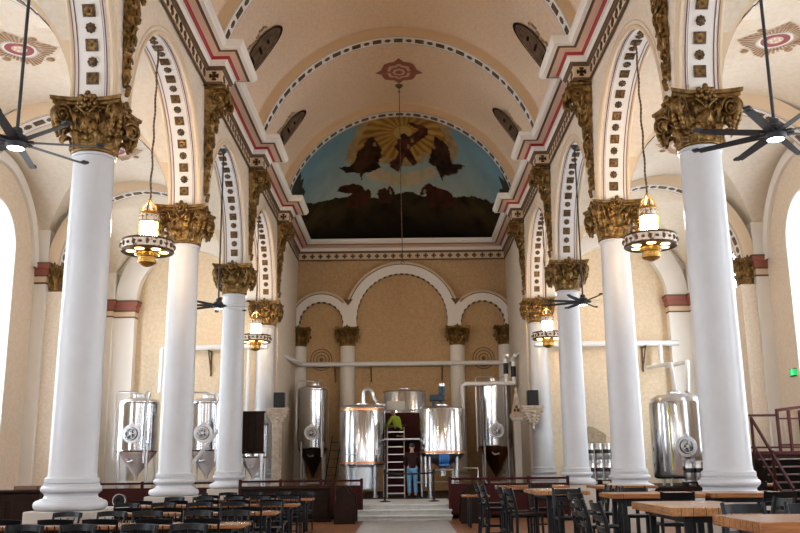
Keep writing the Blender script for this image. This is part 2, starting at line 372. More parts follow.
for s in(-1,1):
    c=s*3.52; mb=back_arch(c,.95,1.40,7.5,0,t0=0 if s<0 else PI*.24,t1=PI*.76 if s<0 else PI,fr=.255)
    mb.box(s*4.47,s*4.6,dk(4)-.25,dk(4),7.3,7.7)
    mb.prism([(s*2.35-.2,8.55),(s*2.35+.2,8.55),(s*2.35,8.28)],lambda u,v,w:(u,w,v),dk(4)-.33,dk(4)-.25,2)
    trim(mb,['white','cream','brown'],'smaller white blind arch on the back wall, %s'%SIDE[s])
    mb=MB()
    for r in(.46,.34,.20): mb.tube([(c+r*math.cos(2*PI*i/36),dk(4)-.012,5.95+r*math.sin(2*PI*i/36)) for i in range(36)],.02,6,1,closed=True)
    mb.lathe([(.09,-.02),(.09,.0)],(c,dk(4),5.95),12,1,'y')
    trim(mb,['cream','brown'],'painted ring ornament on the back wall, %s'%SIDE[s])
# ---- aisles: outer walls with windows, groin vaults, transverse arches, end walls
WR,WZ0,WZ1=1.2,1.75,7.45
for s in(-1,1):
    mb=MB(); th=.55
    fr=lambda x,d,z:(s*x,d,z)
    pts=[(dk(K0)-.4,0)]
    segs=[]
    for k in range(K0,3):
        dm=dk(k)+S/2
        # solid pier before the window
        a,b=dk(k)-(.4 if k==K0 else 0),dm-WR
        strip_wall(mb,fr,[(a,0),(b,0)],10.4,0,XW,XW+th,False)
        strip_wall(mb,fr,[(d,WZ1+z) for d,z in arch_pts(dm,WR,24)],10.4,0,XW,XW+th,False)
        strip_wall(mb,fr,[(dm-WR,0),(dm+WR,0)],WZ0,0,XW,XW+th,False)
        strip_wall(mb,fr,[(dm+WR,0),(dk(k+1)+(.25 if k==2 else 0),0)],10.4,0,XW,XW+th,False)
    struct('wall_%s'%SIDE[s],mb,'wall','cream plaster outer wall of the %s aisle'%SIDE[s],'wall')
    for k in range(K0,3):
        dm=dk(k)+S/2
        w=link('window_%d'%((k-K0)*2+(1 if s<0 else 2)),None,None,(s*XW,dm,0)); w['kind']='structure'; w['label']='tall round-arched window in the %s aisle wall, bay %d from the entrance'%(SIDE[s],k-K0+1); w['category']='window'
        # splayed white reveal
        mb=MB(); o=s
        def ol(r,x): return [(x,-r,WZ0+(WR-r)*-0)]+[(x,-r*math.cos(PI*i/24),WZ1+r*math.sin(PI*i/24)) for i in range(25)]+[(x,r,WZ0)]
        A=ol(WR+.05,s*-.03); A2=ol(WR+.0,s*-.03); A3=ol(WR+.0,0); B=ol(WR-.22,s*.42); 
        for p,q in((A,A2),(A2,B)):
            for i in range(len(p)-1): mb.add([p[i],p[i+1],q[i+1],q[i]],[(0,1,2,3)],0)
        O=ol(WR+.05,0)
        for i in range(len(O)-1): mb.add([O[i],O[i+1],A[i+1],A[i]],[(0,1,2,3)],0)
        mb.box(s*-.08,s*.42,-WR-.08,WR+.08,WZ0-.1,WZ0)
        part('window_reveal',mb,'white',w)
        mb=MB(); g=ol(WR-.2,s*.40); mb.add(g,[tuple(range(len(g)))]); part('window_pane',mb,'glass',w)
        mb=MB(); r=WR-.22; x=s*.385
        mb.tube(ol(r-.02,x),.04,6); mb.tube([(x,0,WZ0),(x,0,WZ1+.35)],.035,6)
        for c in(-r/2,r/2): mb.tube([(x,c-r/2*math.cos(PI*i/14),WZ1-.25+r/2*math.sin(PI*i/14)) for i in range(15)],.03,6)
        mb.tube([(x,.30*math.cos(2*PI*i/20),WZ1+.56+.30*math.sin(2*PI*i/20)) for i in range(20)],.03,6,closed=True)
        for i in range(1,9):
            z=WZ0+i*.68
            if z<WZ1-.1: mb.tube([(x,-r,z),(x,r,z)],.016,5)
        part('window_frame',mb,'lead',w)
    # groin vault per bay
    XC=(XA+XW)/2; a1=(XW-XA)/2; a2=S/2
    mb=MB(); N=24; RH=2.72
    for k in range(K0,3):
        dm=dk(k)+S/2
        def q(s1,s2):
            return (s*(XC+a1*s1),dm+a2*s2,ZS+RH*math.sqrt(max(0,1-min(abs(s1),abs(s2))**2)))
        tv=[math.sin(PI*(i/N-.5)) for i in range(N+1)]
        vs=[q(x,y) for y in tv for x in tv]; fs=[]
        for j in range(N):
            for i in range(N):
                A_,B_,C_,D_=j*(N+1)+i,j*(N+1)+i+1,(j+1)*(N+1)+i+1,(j+1)*(N+1)+i
                if (i<N/2)==(j<N/2): fs+=[(A_,B_,C_),(A_,C_,D_)]
                else: fs+=[(A_,B_,D_),(B_,C_,D_)]
        mb.add(vs,fs)
    struct('ceiling_%s'%SIDE[s],mb,'aislev','pale groin vaults over the %s aisle'%SIDE[s],'ceiling',30)
    # medallions painted at the vault crowns
    for k in range(KD+1,3):
        dm=dk(k)+S/2; mb=MB(); XM=XC-.26
        def hz(x,y): 
            s1,s2=(s*x-.26)/a1,y/a2; return ZS+RH*math.sqrt(max(0,1-min(abs(s1),abs(s2))**2))
        def ring(r0,r1,mi,e,n=40):
            mb.grid(lambda u,v:(s*XM+(r0+(r1-r0)*v)*math.cos(2*PI*u),dm+(r0+(r1-r0)*v)*math.sin(2*PI*u),hz((r0+(r1-r0)*v)*math.cos(2*PI*u),(r0+(r1-r0)*v)*math.sin(2*PI*u))-e),n,3,mi)
        ring(0,.16,3,.03); ring(.16,.29,0,.03); ring(.29,.34,1,.03)
        for i in range(40):
            a=2*PI*i/40; L=.62+.10*math.cos(4*a)
            if i%10 in(0,): L=.78
            w=.034
            p=[(.38,-w*.5),(L,-w),(L,w),(.38,w*.5)]
            mb.add([(s*XM+r*math.cos(a)-t*math.sin(a),dm+r*math.sin(a)+t*math.cos(a),hz(r*math.cos(a),r*math.sin(a))-.03) for r,t in p],[(0,1,2,3)],2)
        for i in range(4):
            a=PI/4+PI/2*i
            mb.sphere((s*XM+.66*math.cos(a),dm+.66*math.sin(a),hz(.66*math.cos(a),.66*math.sin(a))-.02),(.09,.09,.02),8,4,2)
        for i in range(6): mb.sphere((s*XM+.09*math.cos(i*PI/3),dm+.09*math.sin(i*PI/3),hz(0,0)-.035),(.03,.03,.01),6,4,1)
        trim(mb,['ringred','white','ray','pink'],'painted sunburst medallion on the %s aisle ceiling, bay %d from the front'%(SIDE[s],k+2))
    # transverse arches
    RT=2.46; CX=(XA+10.3)/2
    for k in range(KD,4):
        d=dk(k) if k<3 else dk(3)-.02; mb=MB(); hw=.30
        if k==3:
            y0,y1=dk(3)-.18,dk(3)+.2; cx,ri,ro,zs=7.85,1.93,2.70,7.47
            def R_(r,a,y): return (s*(cx+r*math.cos(a)),y,zs+r*math.sin(a))
            for i in range(40):
                a_,b_=PI*i/40,PI*(i+1)/40
                mb.add([R_(ri,a_,y0),R_(ri,b_,y0),R_(ro,b_,y0),R_(ro,a_,y0)],[(0,1,2,3)]); mb.add([R_(ri,a_,y0),R_(ri,b_,y0),R_(ri,b_,y1),R_(ri,a_,y1)],[(0,1,2,3)])
            mb.box(s*9.80,s*10.6,y0,y1,0,6.83,0)
            for ex,za,zb_,mi_ in((.02,6.83,6.88,3),(.0,6.88,7.06,2),(.03,7.06,7.11,3),(.05,7.11,7.29,1),(.10,7.29,7.42,1),(.13,7.42,7.47,3),(.03,0,.3,0)): mb.box(s*(9.80-ex),s*10.6,y0-ex,y1,za,zb_,mi_)
            trim(mb,['white','maroon2','cream','brown'],'plain white arch and pier against the end wall of the %s aisle'%SIDE[s]); mb=MB()
        def P(u,d=d):
            a=PI*u; return Vector((s*(CX-RT*math.cos(a)),d,ZS+RT*math.sin(a))),Vector((s*math.cos(a),0,-math.sin(a)))
        A=Vector((0,1,0))
        for y in(-hw,hw): mb.grid(lambda u,v:P(u)[0]+P(u)[1]*(-.36*v)+A*y,40,1,5)
        mb.grid(lambda u,v:P(u)[0]+A*(-hw+2*hw*v),40,1,0)
        arc_band(mb,P,A,RT,-hw+.03,hw-.03,[(-hw+.05,-hw+.07),(hw-.07,hw-.05)],40)
        rosettes(mb,P,A,0,27,.24,.15,3,True)
        if k<3: trim(mb,BM+['cream'],'transverse arch with checkered soffit across the %s aisle, number %d from the front'%(SIDE[s],k+3))
        # wall pier with red and cream cap, engaged pilaster with a bronze capital
        mb=MB(); y0,y1=(d-.38,d+.38) if k<3 else (d-.38,d+.2)
        mb.box(s*10.55,s*XW,y0,y1,0,6.83,0); mb.box(s*10.55,s*XW,y0+.05,y1-.05,7.47,8.5,0)
        for ex,za,zb_,mi_ in((.02,6.83,6.88,3),(.0,6.88,7.06,2),(.03,7.06,7.11,3),(.05,7.11,7.29,1),(.10,7.29,7.42,1),(.13,7.42,7.47,3),(.03,0,.3,0)): mb.box(s*(10.55-ex),s*XW,y0-ex,y1+ex,za,zb_,mi_)
        if k<3: mb.box(s*10.12,s*10.55,d-.24,d+.24,0,6.62,4)
        trim(mb,['white','maroon2','cream','brown','wall'],'white wall pier with a red and cream cap in the %s aisle, number %d from the front'%(SIDE[s],k+3))
    # end wall of the aisle
    mb=MB(); mb.box(s*XA,s*(XW+.5),dk(3)+.2,dk(3)+.5,0,10.4); struct('wall_end_%s'%SIDE[s],mb,'wallend','tan plaster wall closing the %s aisle behind the tanks'%SIDE[s],'wall')
    for k in range(KD+1,3):   # wall ribs on the outer wall
        dm=dk(k)+S/2; mb=MB()
        def P2(a,r,x): return (s*x,dm-r*math.cos(a),ZS+r*math.sin(a))
        for i in range(36):
            a,b=PI*i/36,PI*(i+1)/36
            mb.add([P2(a,2.38,XW-.10),P2(b,2.38,XW-.10),P2(b,2.68,XW-.10),P2(a,2.68,XW-.10)],[(0,1,2,3)])
            mb.add([P2(a,2.38,XW-.10),P2(b,2.38,XW-.10),P2(b,2.38,XW),P2(a,2.38,XW)],[(0,1,2,3)])
            mb.add([P2(a,2.68,XW-.10),P2(b,2.68,XW-.10),P2(b,2.68,XW),P2(a,2.68,XW)],[(0,1,2,3)])
        trim(mb,['white'],'white wall rib over the window of the %s aisle, bay %d from the front'%(SIDE[s],k+2))
# bare plaster patches and cracks low on the end wall to the right
mb=MB()
def blob(cx,cz,rx,rz,seed,y):
    n=26; L=[]
    for i in range(n):
        a=2*PI*i/n; r=1+.35*noise.noise((math.cos(a)*1.7+seed,math.sin(a)*1.7,seed)); L.append((cx+rx*r*math.cos(a),cz+rz*r*math.sin(a)))
    mb.prism(L,lambda u,v,w:(u,w,v),y,y+.02)
blob(6.75,2.35,.55,.36,1.3,dk(3)+.19); blob(8.2,3.0,.35,1.2,4.1,dk(3)+.188); blob(6.2,3.9,.35,.15,7.7,dk(3)+.19)
trim(mb,['plaster'],'patches of bare broken plaster low on the right end wall')
# ---- entrance wall behind the camera with unseen glowing windows added for light
yw=dk(K0)-.4
mb=MB(); mb.box(-XW-.5,XW+.5,yw-.4,yw,0,15.6); struct('wall_entrance',mb,'wall','cream plaster entrance wall behind the camera','wall')
def fill_window(name,x,r,z0,z1,label):
    w=link(name,None,None,(x,yw,0)); w['kind']='structure'; w['label']=label; w['category']='window'
    L=[(-r,z0)]+[(-r*math.cos(PI*i/24),z1+r*math.sin(PI*i/24)) for i in range(25)]+[(r,z0)]
    a=MB(); a.prism(L,lambda u,v,q:(u,q,v),.02,.05); part('window_pane',a,'fillglass',w)
    a=MB(); a.tube([(u,.06,v) for u,v in L],.09,8,closed=True); part('window_surround',a,'white',w)
    a=MB(); a.tube([(0,.07,z0),(0,.07,z1+r)],.05,6)
    for i in range(1,7): a.tube([(-r,.07,z0+(z1-z0)*i/6),(r,.07,z0+(z1-z0)*i/6)],.025,6)
    part('window_frame',a,'lead',w)
fill_window('window_20',0,1.7,6.2,10.2,'added glowing arched window behind the camera, unseen light source over the entrance')
for i,s in enumerate((-1,1)):
    fill_window('window_%d'%(21+i),s*3.3,.8,4.5,8.6,'added glowing lancet window over the entrance, unseen light source, %s'%SIDE[s]); fill_window('window_%d'%(23+i),s*7.9,1.1,3.2,7.0,'added glowing arched window, unseen light source at the entrance end of the %s aisle'%SIDE[s])
mb=MB(); mb.bbox(-1.5,-.02,yw,yw+.08,0,3.4,.02); mb.bbox(.02,1.5,yw,yw+.08,0,3.4,.02); mb.bbox(-1.7,1.7,yw,yw+.06,3.4,3.6,.02); struct('door_1',mb,'darkwood','dark double door of the entrance behind the camera','door')
# ---- oval paintings on the vault sides
def vault_oval(s,d,th,label):
    mb=MB()
    def Q(x,y,e):   # x along the nave, y along the vault curve
        a=th+y/RVV; return (s*(RVV-e)*math.cos(a),d+x,ZV+(RVV-e)*math.sin(a))
    def disc(rx,ry,e,mi,rin=0):
        mb.grid(lambda u,v:Q(rx*(rin+(1-rin)*v)*math.cos(2*PI*u),ry*(rin+(1-rin)*v)*math.sin(2*PI*u),e),36,5,mi)
    disc(.56,.90,.03,0); disc(.60,.95,.045,3,.90)
    for sg in(-1,1):
        for i in range(14):
            t=i/13; x=sg*(.0+.30*math.sin(t*9)); y=-1.05-.35*t if False else -1.05-.34*t
            mb.sphere(Q(x*(1-t*.6),y+.08,.02),(.035,.05,.04),5,4,1)
        for i in range(12):
            t=i/11; mb.sphere(Q(-.70-.08*math.sin(t*8)-.05*(i%2),.45-.9*t,.02),(.045,.05,.045),5,4,1)
    for e in(.05,):
        for i,(x,y,r) in enumerate(((0,.35,.14),(0,0,.26),(-.1,-.4,.3),(.15,-.45,.26))): mb.sphere(Q(x,y,.03),(r*.5,r,r*.9) if False else (.05,r,.05),8,5,3)
    return tag(link('oval_painting',mb.mesh('oval_painting',['oval','tan','darkbronze','shirt'])),label,'painting','oval paintings on the vault')
for s in(-1,1):
    for k,w in((0,'nearest the camera'),(1,'above the second ressaut of the cornice'),(2,'beside the arched mural')):
        vault_oval(s,dk(k)+S/2+.1,.60,'dark oval vault painting, %s side, %s'%(SIDE[s],w))
# diamond ornament on the vault crown
mb=MB(); d=dk(2)+S/2-.15; zc=ZV+RVV
def V(x,y,e): return (x,d+y,ZV+math.sqrt((RVV-e)**2-x*x))
for sc_,mi,e in((1,0,.02),(.60,1,.03),(.48,0,.04),(.30,1,.05),(.18,0,.06)):
    L=[]
    for i in range(32):
        a=2*PI*i/32; q=1.5 if mi==0 else 1.1; c_,s_=math.cos(a),math.sin(a); bp=1+.10*math.cos(8*a)
        L.append((.76*sc_*math.copysign(abs(c_)**q,c_)*bp,.95*sc_*math.copysign(abs(s_)**q,s_)*bp))
    mb.add([V(0,0,e)]+[V(x,y,e) for x,y in L],[(0,1+i,1+(i+1)%32) for i in range(32)],mi)
trim(mb,['maroon2','pink'],'small red diamond ornament painted on the vault crown')
# ================================================================ MURAL on the curved lunette over the back cornice
import numpy as np
def inpoly(X,Sv,poly):
    r=np.zeros(X.shape,bool); n=len(poly)
    for i in range(n):
        (x0,y0),(x1,y1)=poly[i],poly[(i+1)%n]
        if y0==y1: continue
        c=((y0>Sv)!=(y1>Sv)); r^=c&(X<(x1-x0)*(Sv-y0)/(y1-y0)+x0)
    return r
def build_mural():
    nx,ns=300,190; D0,D1,EX=dk(3)+.28,38.45,2.3
    Th=np.linspace(0,1,nx+1); X=-4.44*np.cos(PI*Th)           # dense towards the sides
    s_=np.linspace(0,1,ns+1)**1.15
    XX,SS=np.meshgrid(X,s_); T=np.sqrt(np.clip(4.45**2-XX**2,0,None)); ph=SS*PI/2
    Y=D0+(D1-D0)*np.sin(ph)**(2/EX); Z=np.maximum(ZV+T*np.clip(np.cos(ph),0,1)**(2/EX),11.12)
    vs=np.stack([XX,Y,Z],-1).reshape(-1,3)
    w=nx+1; fs=[(j*w+i,j*w+i+1,(j+1)*w+i+1,(j+1)*w+i) for j in range(ns) for i in range(nx)]
    me=bpy.data.meshes.new('mural'); me.from_pydata(vs.tolist(),[],fs); me.polygons.foreach_set('use_smooth',[True]*len(fs))
    nz=np.array([noise.fractal(Vector((x*1.6,q*9,.3)),1,2,5) for x,q in zip(XX.ravel(),SS.ravel())]).reshape(XX.shape)
    nf=np.array([noise.noise(Vector((x*5,q*26,2.3))) for x,q in zip(XX.ravel(),SS.ravel())]).reshape(XX.shape)
    col=np.zeros(XX.shape+(3,)); A=lambda *c:np.array(c)
    wob=XX+.05*nf; wos=SS+.012*nf
    t=np.clip(SS/.55,0,1)[...,None]
    col[:]=A(.15,.29,.36)*(1-t)+A(.36,.44,.41)*t; col*=(1+.12*nz[...,None])
    def paint(poly,c,c2=None,k=.5,soft=True):
        m=inpoly(wob if soft else XX,wos if soft else SS,poly)
        q=np.clip(.5+k*(nz+.8*nf),0,1)[...,None]; cc=A(*c)*(1-q)+A(*(c2 or c))*q
        col[m]=cc[m]
    glory=[(-2.07,.313),(-2.3,.25),(-2.18,.188),(-2.1,.15),(-1.98,.118),(-1.74,.042),(-1.44,-.02),(-1.05,-.02),(0,-.02),(.83,-.02),(1.5,-.02),(1.88,-.02),(2.07,.061),(2.3,.117),(2.35,.213),(2.14,.306),(1.64,.311),(1.22,.31),(.89,.369),(.46,.4),(-.14,.403),(-.65,.372),(-1.08,.383)]
    paint(glory,(.25,.165,.07),(.46,.34,.17))
    inner=[(x*.80+.02,s*.86+.012) for x,s in glory]; m=inpoly(wob,wos,inner)
    ang=np.arctan2((SS-.135)*6.5,XX-.13); ray=.5+.5*np.sin(ang*22+nf)
    rr=np.sqrt(((SS-.135)*6.5)**2+(XX-.13)**2)
    rc=(A(.25,.13,.032)*(1-ray[...,None])+A(.47,.29,.085)*ray[...,None])*(1+.25*nz[...,None]); col[m]=rc[m]
    m=(rr<.38); col[m]=A(.52,.34,.11)
    paint([(-1.48,.442),(-1.17,.41),(-.74,.416),(-.18,.468),(.25,.454),(.9,.429),(1.32,.385),(1.58,.411),(1.42,.464),(.9,.524),(.25,.553),(-.41,.537),(-1.01,.497)],(.42,.36,.24),(.54,.46,.32))
    # the dark hill and the crouching figures on it
    mount=[(-4.6,-.1),(-4.3,.0),(-4.2,.19),(-3.72,.402),(-3.22,.486),(-2.16,.563),(-1.08,.616),(-.2,.608),(.38,.58),(.82,.603),(1.61,.604),(2.43,.56),(3.25,.465),(3.83,.383),(4.1,.204),(4.32,0),(4.6,-.1),(4.6,1.1),(-4.6,1.1)]
    m=inpoly(wob,wos,mount); q=np.clip(.45+.7*nz,0,1)[...,None]; dk_=np.clip((SS-.55)/.3,0,1)[...,None]
    hc=(A(.060,.043,.018)*(1-q)+A(.018,.013,.007)*q)*(1-dk_)+A(.009,.007,.005)*dk_; col[m]=hc[m]
    k1=[(-2.74,.464),(-2.55,.442),(-2.05,.47),(-1.67,.508),(-1.55,.55),(-1.37,.543),(-1.29,.574),(-1.39,.641),(-2.0,.66),(-2.4,.62),(-2.33,.551),(-2.07,.538),(-2.45,.51)]
    k2=[(-1.04,.644),(-.98,.569),(-.72,.547),(-.59,.57),(-.45,.544),(-.28,.58),(-.28,.608),(-.51,.619),(-.42,.667)]
    k3=[(.77,.617),(.95,.551),(1.25,.515),(1.47,.529),(1.9,.524),(2.25,.548),(2.48,.619),(1.35,.681),(1.08,.577)]
    paint(k1,(.075,.026,.014),(.030,.014,.008)); paint(k2,(.03,.014,.009),(.06,.03,.015)); paint(k3,(.075,.022,.015),(.025,.013,.008))
    paint([(.98,.575),(1.04,.56),(1.13,.57),(1.05,.60)],(.30,.20,.12)); paint([(-.5,.575),(-.42,.565),(-.40,.60),(-.47,.60)],(.30,.20,.12))
    # three floating draped figures
    left=[(-1.14,.14),(-.95,.193),(-.76,.267),(-.81,.33),(-.95,.364),(-.82,.406),(-1.26,.421),(-1.56,.422),(-1.66,.471),(-1.77,.402),(-2.31,.358),(-2.56,.284),(-2.12,.317),(-1.85,.289),(-1.79,.227),(-1.53,.195),(-1.34,.145)]
    right=[(1.42,.128),(1.71,.134),(1.97,.173),(2.08,.243),(2.14,.297),(2.7,.266),(2.37,.368),(1.92,.422),(1.8,.468),(1.67,.422),(1.49,.369),(1.19,.359),(1.3,.265),(1.36,.194)]
    cen=[(.29,.048),(.76,.045),(1.13,.074),(1.14,.136),(.87,.191),(.58,.233),(.42,.277),(.72,.373),(.55,.399),(.25,.342),(.12,.357),(-.05,.454),(-.4,.415),(-.48,.376),(-.17,.334),(-.09,.287),(-.25,.254),(-.08,.197),(.21,.171),(.62,.138),(.81,.097),(.53,.079)]
    paint(left,(.065,.032,.018),(.018,.010,.007),.9); paint(right,(.065,.03,.022),(.02,.012,.009),.9); paint(cen,(.12,.045,.03),(.035,.016,.011),.9)
    for x,s,r in((-1.15,.165,.12),(1.5,.16,.12),(.16,.165,.14)):
        m=((XX-x)**2+((SS-s)*6)**2)<r*r; col[m]=A(.035,.02,.012)
    for x,s in((-1.05,.21),(1.4,.22),(.5,.20),(.35,.25)):
        m=((XX-x)**2*3+((SS-s)*6)**2)<.014; col[m]=A(.30,.17,.09)
    for L in([(-4.25,.1),(-4.15,.0),(-3.94,.0),(-3.84,.005),(-3.94,.051),(-3.81,.077),(-3.94,.127),(-3.88,.182),(-4.06,.25)],[(4.3,.1),(4.25,0),(4.04,0),(3.89,0),(4.02,.018),(3.85,.059),(4.02,.083),(3.98,.154),(4.14,.25)]):
        paint(L,(.03,.03,.022),(.05,.05,.035))
    at=me.color_attributes.new('Paint','FLOAT_COLOR','POINT')
    at.data.foreach_set('color',np.concatenate([np.clip(col,0,1),np.ones(col.shape[:2]+(1,))],-1).astype(np.float32).ravel())
    m=bpy.data.materials.new('mural_paint'); m.use_nodes=True; N,L=nt(m); b=N['Principled BSDF']; b.inputs['Roughness'].default_value=.8; b.inputs['Specular IOR Level'].default_value=.05
    a=N.new('ShaderNodeAttribute'); a.attribute_name='Paint'; L.new(a.outputs['Color'],b.inputs['Base Color'])
    me.materials.append(m); o=link('mural',me)
    tag(o,'large arched ceiling painting of dark robed figures floating in a golden glory over hills','painting')
build_mural()
# ================================================================ COLUMNS
def leaf(mb,ang,r0,z0,h,w,curl,mi=0):
    # an acanthus leaf standing on the bell: lobed edge, raised midrib, tip rolling outward and down
    nu,nv=10,22; ca,sa=math.cos(ang),math.sin(ang); vs=[]; vb=.62
    for j in range(nv+1):
        v=j/nv
        if v<vb: q=v/vb; z=z0+h*q; out=.02+.035*q*q
        else:
            a=(v-vb)/(1-vb)*PI*1.25; z=z0+h+curl*.62*math.sin(a); out=.055+curl*.62*(1-math.cos(a))
        rr=r0(min(z,z0+h))+out
        lob=abs(math.sin(v*PI*5.5)); ww=w*(.62+.50*math.sin(PI*min(1,v*.85+.15)))*(.80+.24*lob)*(1-.62*max(0,(v-.70)/.30)**1.5)
        for i in range(nu+1):
            u=i/nu*2-1; t=u*ww
            rad=rr-.060*abs(u)**1.6*(1-.4*v)+.022*math.exp(-(u*4.5)**2)+.014*math.cos(u*PI*4)*(1-abs(u))+.016*(lob-.5)*abs(u)
            vs.append((rad*ca-t*sa,rad*sa+t*ca,z-.045*abs(u)**1.4*(.3+v)))
    mb.add(vs,[(j*(nu+1)+i,j*(nu+1)+i+1,(j+1)*(nu+1)+i+1,(j+1)*(nu+1)+i) for j in range(nv) for i in range(nu)],mi)
def bell(z): return .325+.015*(z/.5)+.10*max(0,(z-.35)/.37)**2
def capital_parts():
    mb=MB(); mb.lathe([(.33,0),(.37,.0),(.385,.02),(.37,.045),(.335,.05)]+[(bell(z),z) for z in(.1,.2,.3,.4,.5,.58,.64)]+[(.46,.66),(.46,.69)],n=24)
    for i in range(8): leaf(mb,2*PI*i/8+PI/8,bell,.03,.19,.125,.125)
    for i in range(8): leaf(mb,2*PI*i/8,bell,.06,.35,.13,.15)
    for i in range(8): leaf(mb,2*PI*i/8+PI/8,bell,.30,.20,.085,.12)
    for i in range(28):
        a=2*PI*i/28; mb.sphere((.44*math.cos(a),.44*math.sin(a),.615),.034,6,4)
    bl=mb
    # corner volute in the diagonal plane (local +X)
    vm=MB(); pth=[];rad=[]
    for i in range(46):
        t=i/45; a=PI*.95-t*PI*4.2; r=.165*(1-t*.82)
        pth.append((.625+r*math.cos(a)*.95,0,.535+r*math.sin(a))); rad.append(.033*(1-.45*t))
    pre=[(.37,0,.36),(.40,0,.44),(.43,0,.50)]
    for dy in(-.062,.062): vm.tube([(x,dy*(1-.2*i/45),z) for i,(x,_,z) in enumerate(pre+pth)],[.022,.026,.03]+rad,7)
    for dy in(-.03,.03,0): vm.tube([(x,dy,z) for x,_,z in pre+pth[:26]],[.02,.024,.028]+[q*1.1 for q in rad[:26]],6)
    vm.sphere((.625,0,.535),(.045,.09,.045),10,6)
    for q,(x,z,r) in enumerate(((.66,.40,.06),(.62,.34,.055),(.69,.46,.045),(.60,.28,.045),(.56,.40,.06),(.70,.62,.045),(.66,.66,.04))):
        for dy in(-.055,.055): vm.sphere((x+.03,dy,z-.05),(r*.8,r*.8,r),7,5)
    # abacus with concave sides
    am=MB()
    def outline(e,zc=0):
        L=[]
        for q in range(4):
            for i in range(11):
                t=-1+2*i/10; x=.46+e+.115*abs(t)**2.2; y=t*(.565+e)
                c,s_=math.cos(q*PI/2),math.sin(q*PI/2); L.append((x*c-y*s_,x*s_+y*c))
        return L
    rings=[(-.05,.675),(-.02,.69),(-.02,.73),(.012,.745),(.02,.80)]
    vs=[];n=44
    for e,z in rings: vs+=[(x,y,z) for x,y in outline(e)]
    fs=[(k*n+i,k*n+(i+1)%n,(k+1)*n+(i+1)%n,(k+1)*n+i) for k in range(4) for i in range(n)]+[tuple(range(n-1,-1,-1)),tuple(range(4*n,5*n))]
    am.add(vs,fs)
    fm=MB()     # flower on the middle of the abacus side (local +X)
    for i in range(7):
        a=2*PI*i/7; fm.sphere((.50,.075*math.cos(a),.74+.075*math.sin(a)),(.05,.048,.048),6,4)
    fm.sphere((.55,0,.74),(.05,.04,.04),8,5)
    for y,z in((-.14,.70),(.14,.70),(-.11,.80),(.11,.80),(0,.86)): fm.sphere((.49,y,z),(.045,.05,.045),6,4)
    for dy in(-1,1): fm.tube([(.46,0,.48),(.49,dy*.06,.57),(.50,dy*.13,.62),(.49,dy*.18,.66)],.02,5)
    return bl.mesh('capital','bronze',80),vm.mesh('volute','bronze',75),am.mesh('abacus','bronze'),fm.mesh('flower','bronze',80)
CAPM=capital_parts()
def shaft_prof():
    P=[(.40,1.27),(.40,1.335),(.365,1.36),(.357,1.42)]
    for i in range(1,13):
        t=i/12; P.append((.357-.034*t**1.6,1.42+(6.42-1.42)*t))
    return P+[(.323,6.44),(.35,6.45),(.355,6.48),(.33,6.50)]
SH=MB().lathe(shaft_prof(),n=40).mesh('shaft','coolwhite')
def torus_prof():
    P=[(.0,.90),(.50,.90)]
    for i in range(9): a=-PI/2+PI*i/8; P.append((.465+.075*math.cos(a),.975+.075*math.sin(a)))
    P+=[(.455,1.05),(.45,1.065),(.405,1.075),(.385,1.11),(.40,1.145),(.425,1.155)]
    for i in range(9): a=-PI/2+PI*i/8; P.append((.40+.052*math.cos(a),1.21+.052*math.sin(a)))
    return P+[(.41,1.262),(.41,1.29),(.38,1.30),(0,1.30)]
BS=MB().lathe(torus_prof(),n=40,cap=False).mesh('base','coolwhite')
PL=MB().bbox(-.51,.51,-.51,.51,0,.87,.015).mesh('plinth','plinthpaint')
def add_capital(t,z=6.5,half=False):
    c=link('capital',CAPM[0],t,(0,0,z)); c.scale=(.98,.98,1.08)
    for i in range(4): link('volute',CAPM[1],c,(0,0,0),PI/4+i*PI/2)
    link('abacus',CAPM[2],c)
    for i in range(4): link('flower',CAPM[3],c,(0,0,0),i*PI/2)
    return c
names={-1:'beside the camera',0:'nearest to the camera',1:'second from the camera',2:'third from the camera',3:'farthest, beside the brewing platform'}
for s in(-1,1):
    for k in range(-1,4):
        t=thing('column','white arcade column with gilt capital, %s row, %s'%(SIDE[s],names[k]),'column',(s*5,dk(k),0),0,'white arcade columns')
        link('plinth',PL,t); link('base',BS,t,(0,0,-.03)); link('shaft',SH,t); add_capital(t)
# slimmer columns of the blind arcade on the back wall
for x,w in((-2.38,'left of the middle arch'),(2.38,'right of the middle arch'),(-4.48,'in the left corner'),(4.48,'in the right corner')):
    t=thing('column','tan painted column with dark capital on the back wall, %s'%w,'column',(x,dk(4)-.12,0),0,'columns of the back wall')
    a=MB(); a.bbox(-.42,.42,-.42,.30,.38,.9,.01); part('plinth',a,'cream',t)
    a=MB(); a.lathe([(.40,.9),(.42,.98),(.36,1.04),(.39,1.12),(.33,1.2),(.32,6.5)],n=32); part('shaft',a,'white',t)
    c=add_capital(t); c.scale=(.88,.88,1)
# engaged pilaster capitals against the aisle piers
for s in(-1,1):
    for k in range(-1,3):
        t=thing('pilaster_capital','dark bronze wall pilaster capital in the %s aisle, %s'%(SIDE[s],names[k].replace(', beside the brewing platform','')),'capital',(s*10.36,dk(k),0),0,'aisle pilaster capitals')
        c=add_capital(t,6.62); c.scale=(.70,.62,.98)
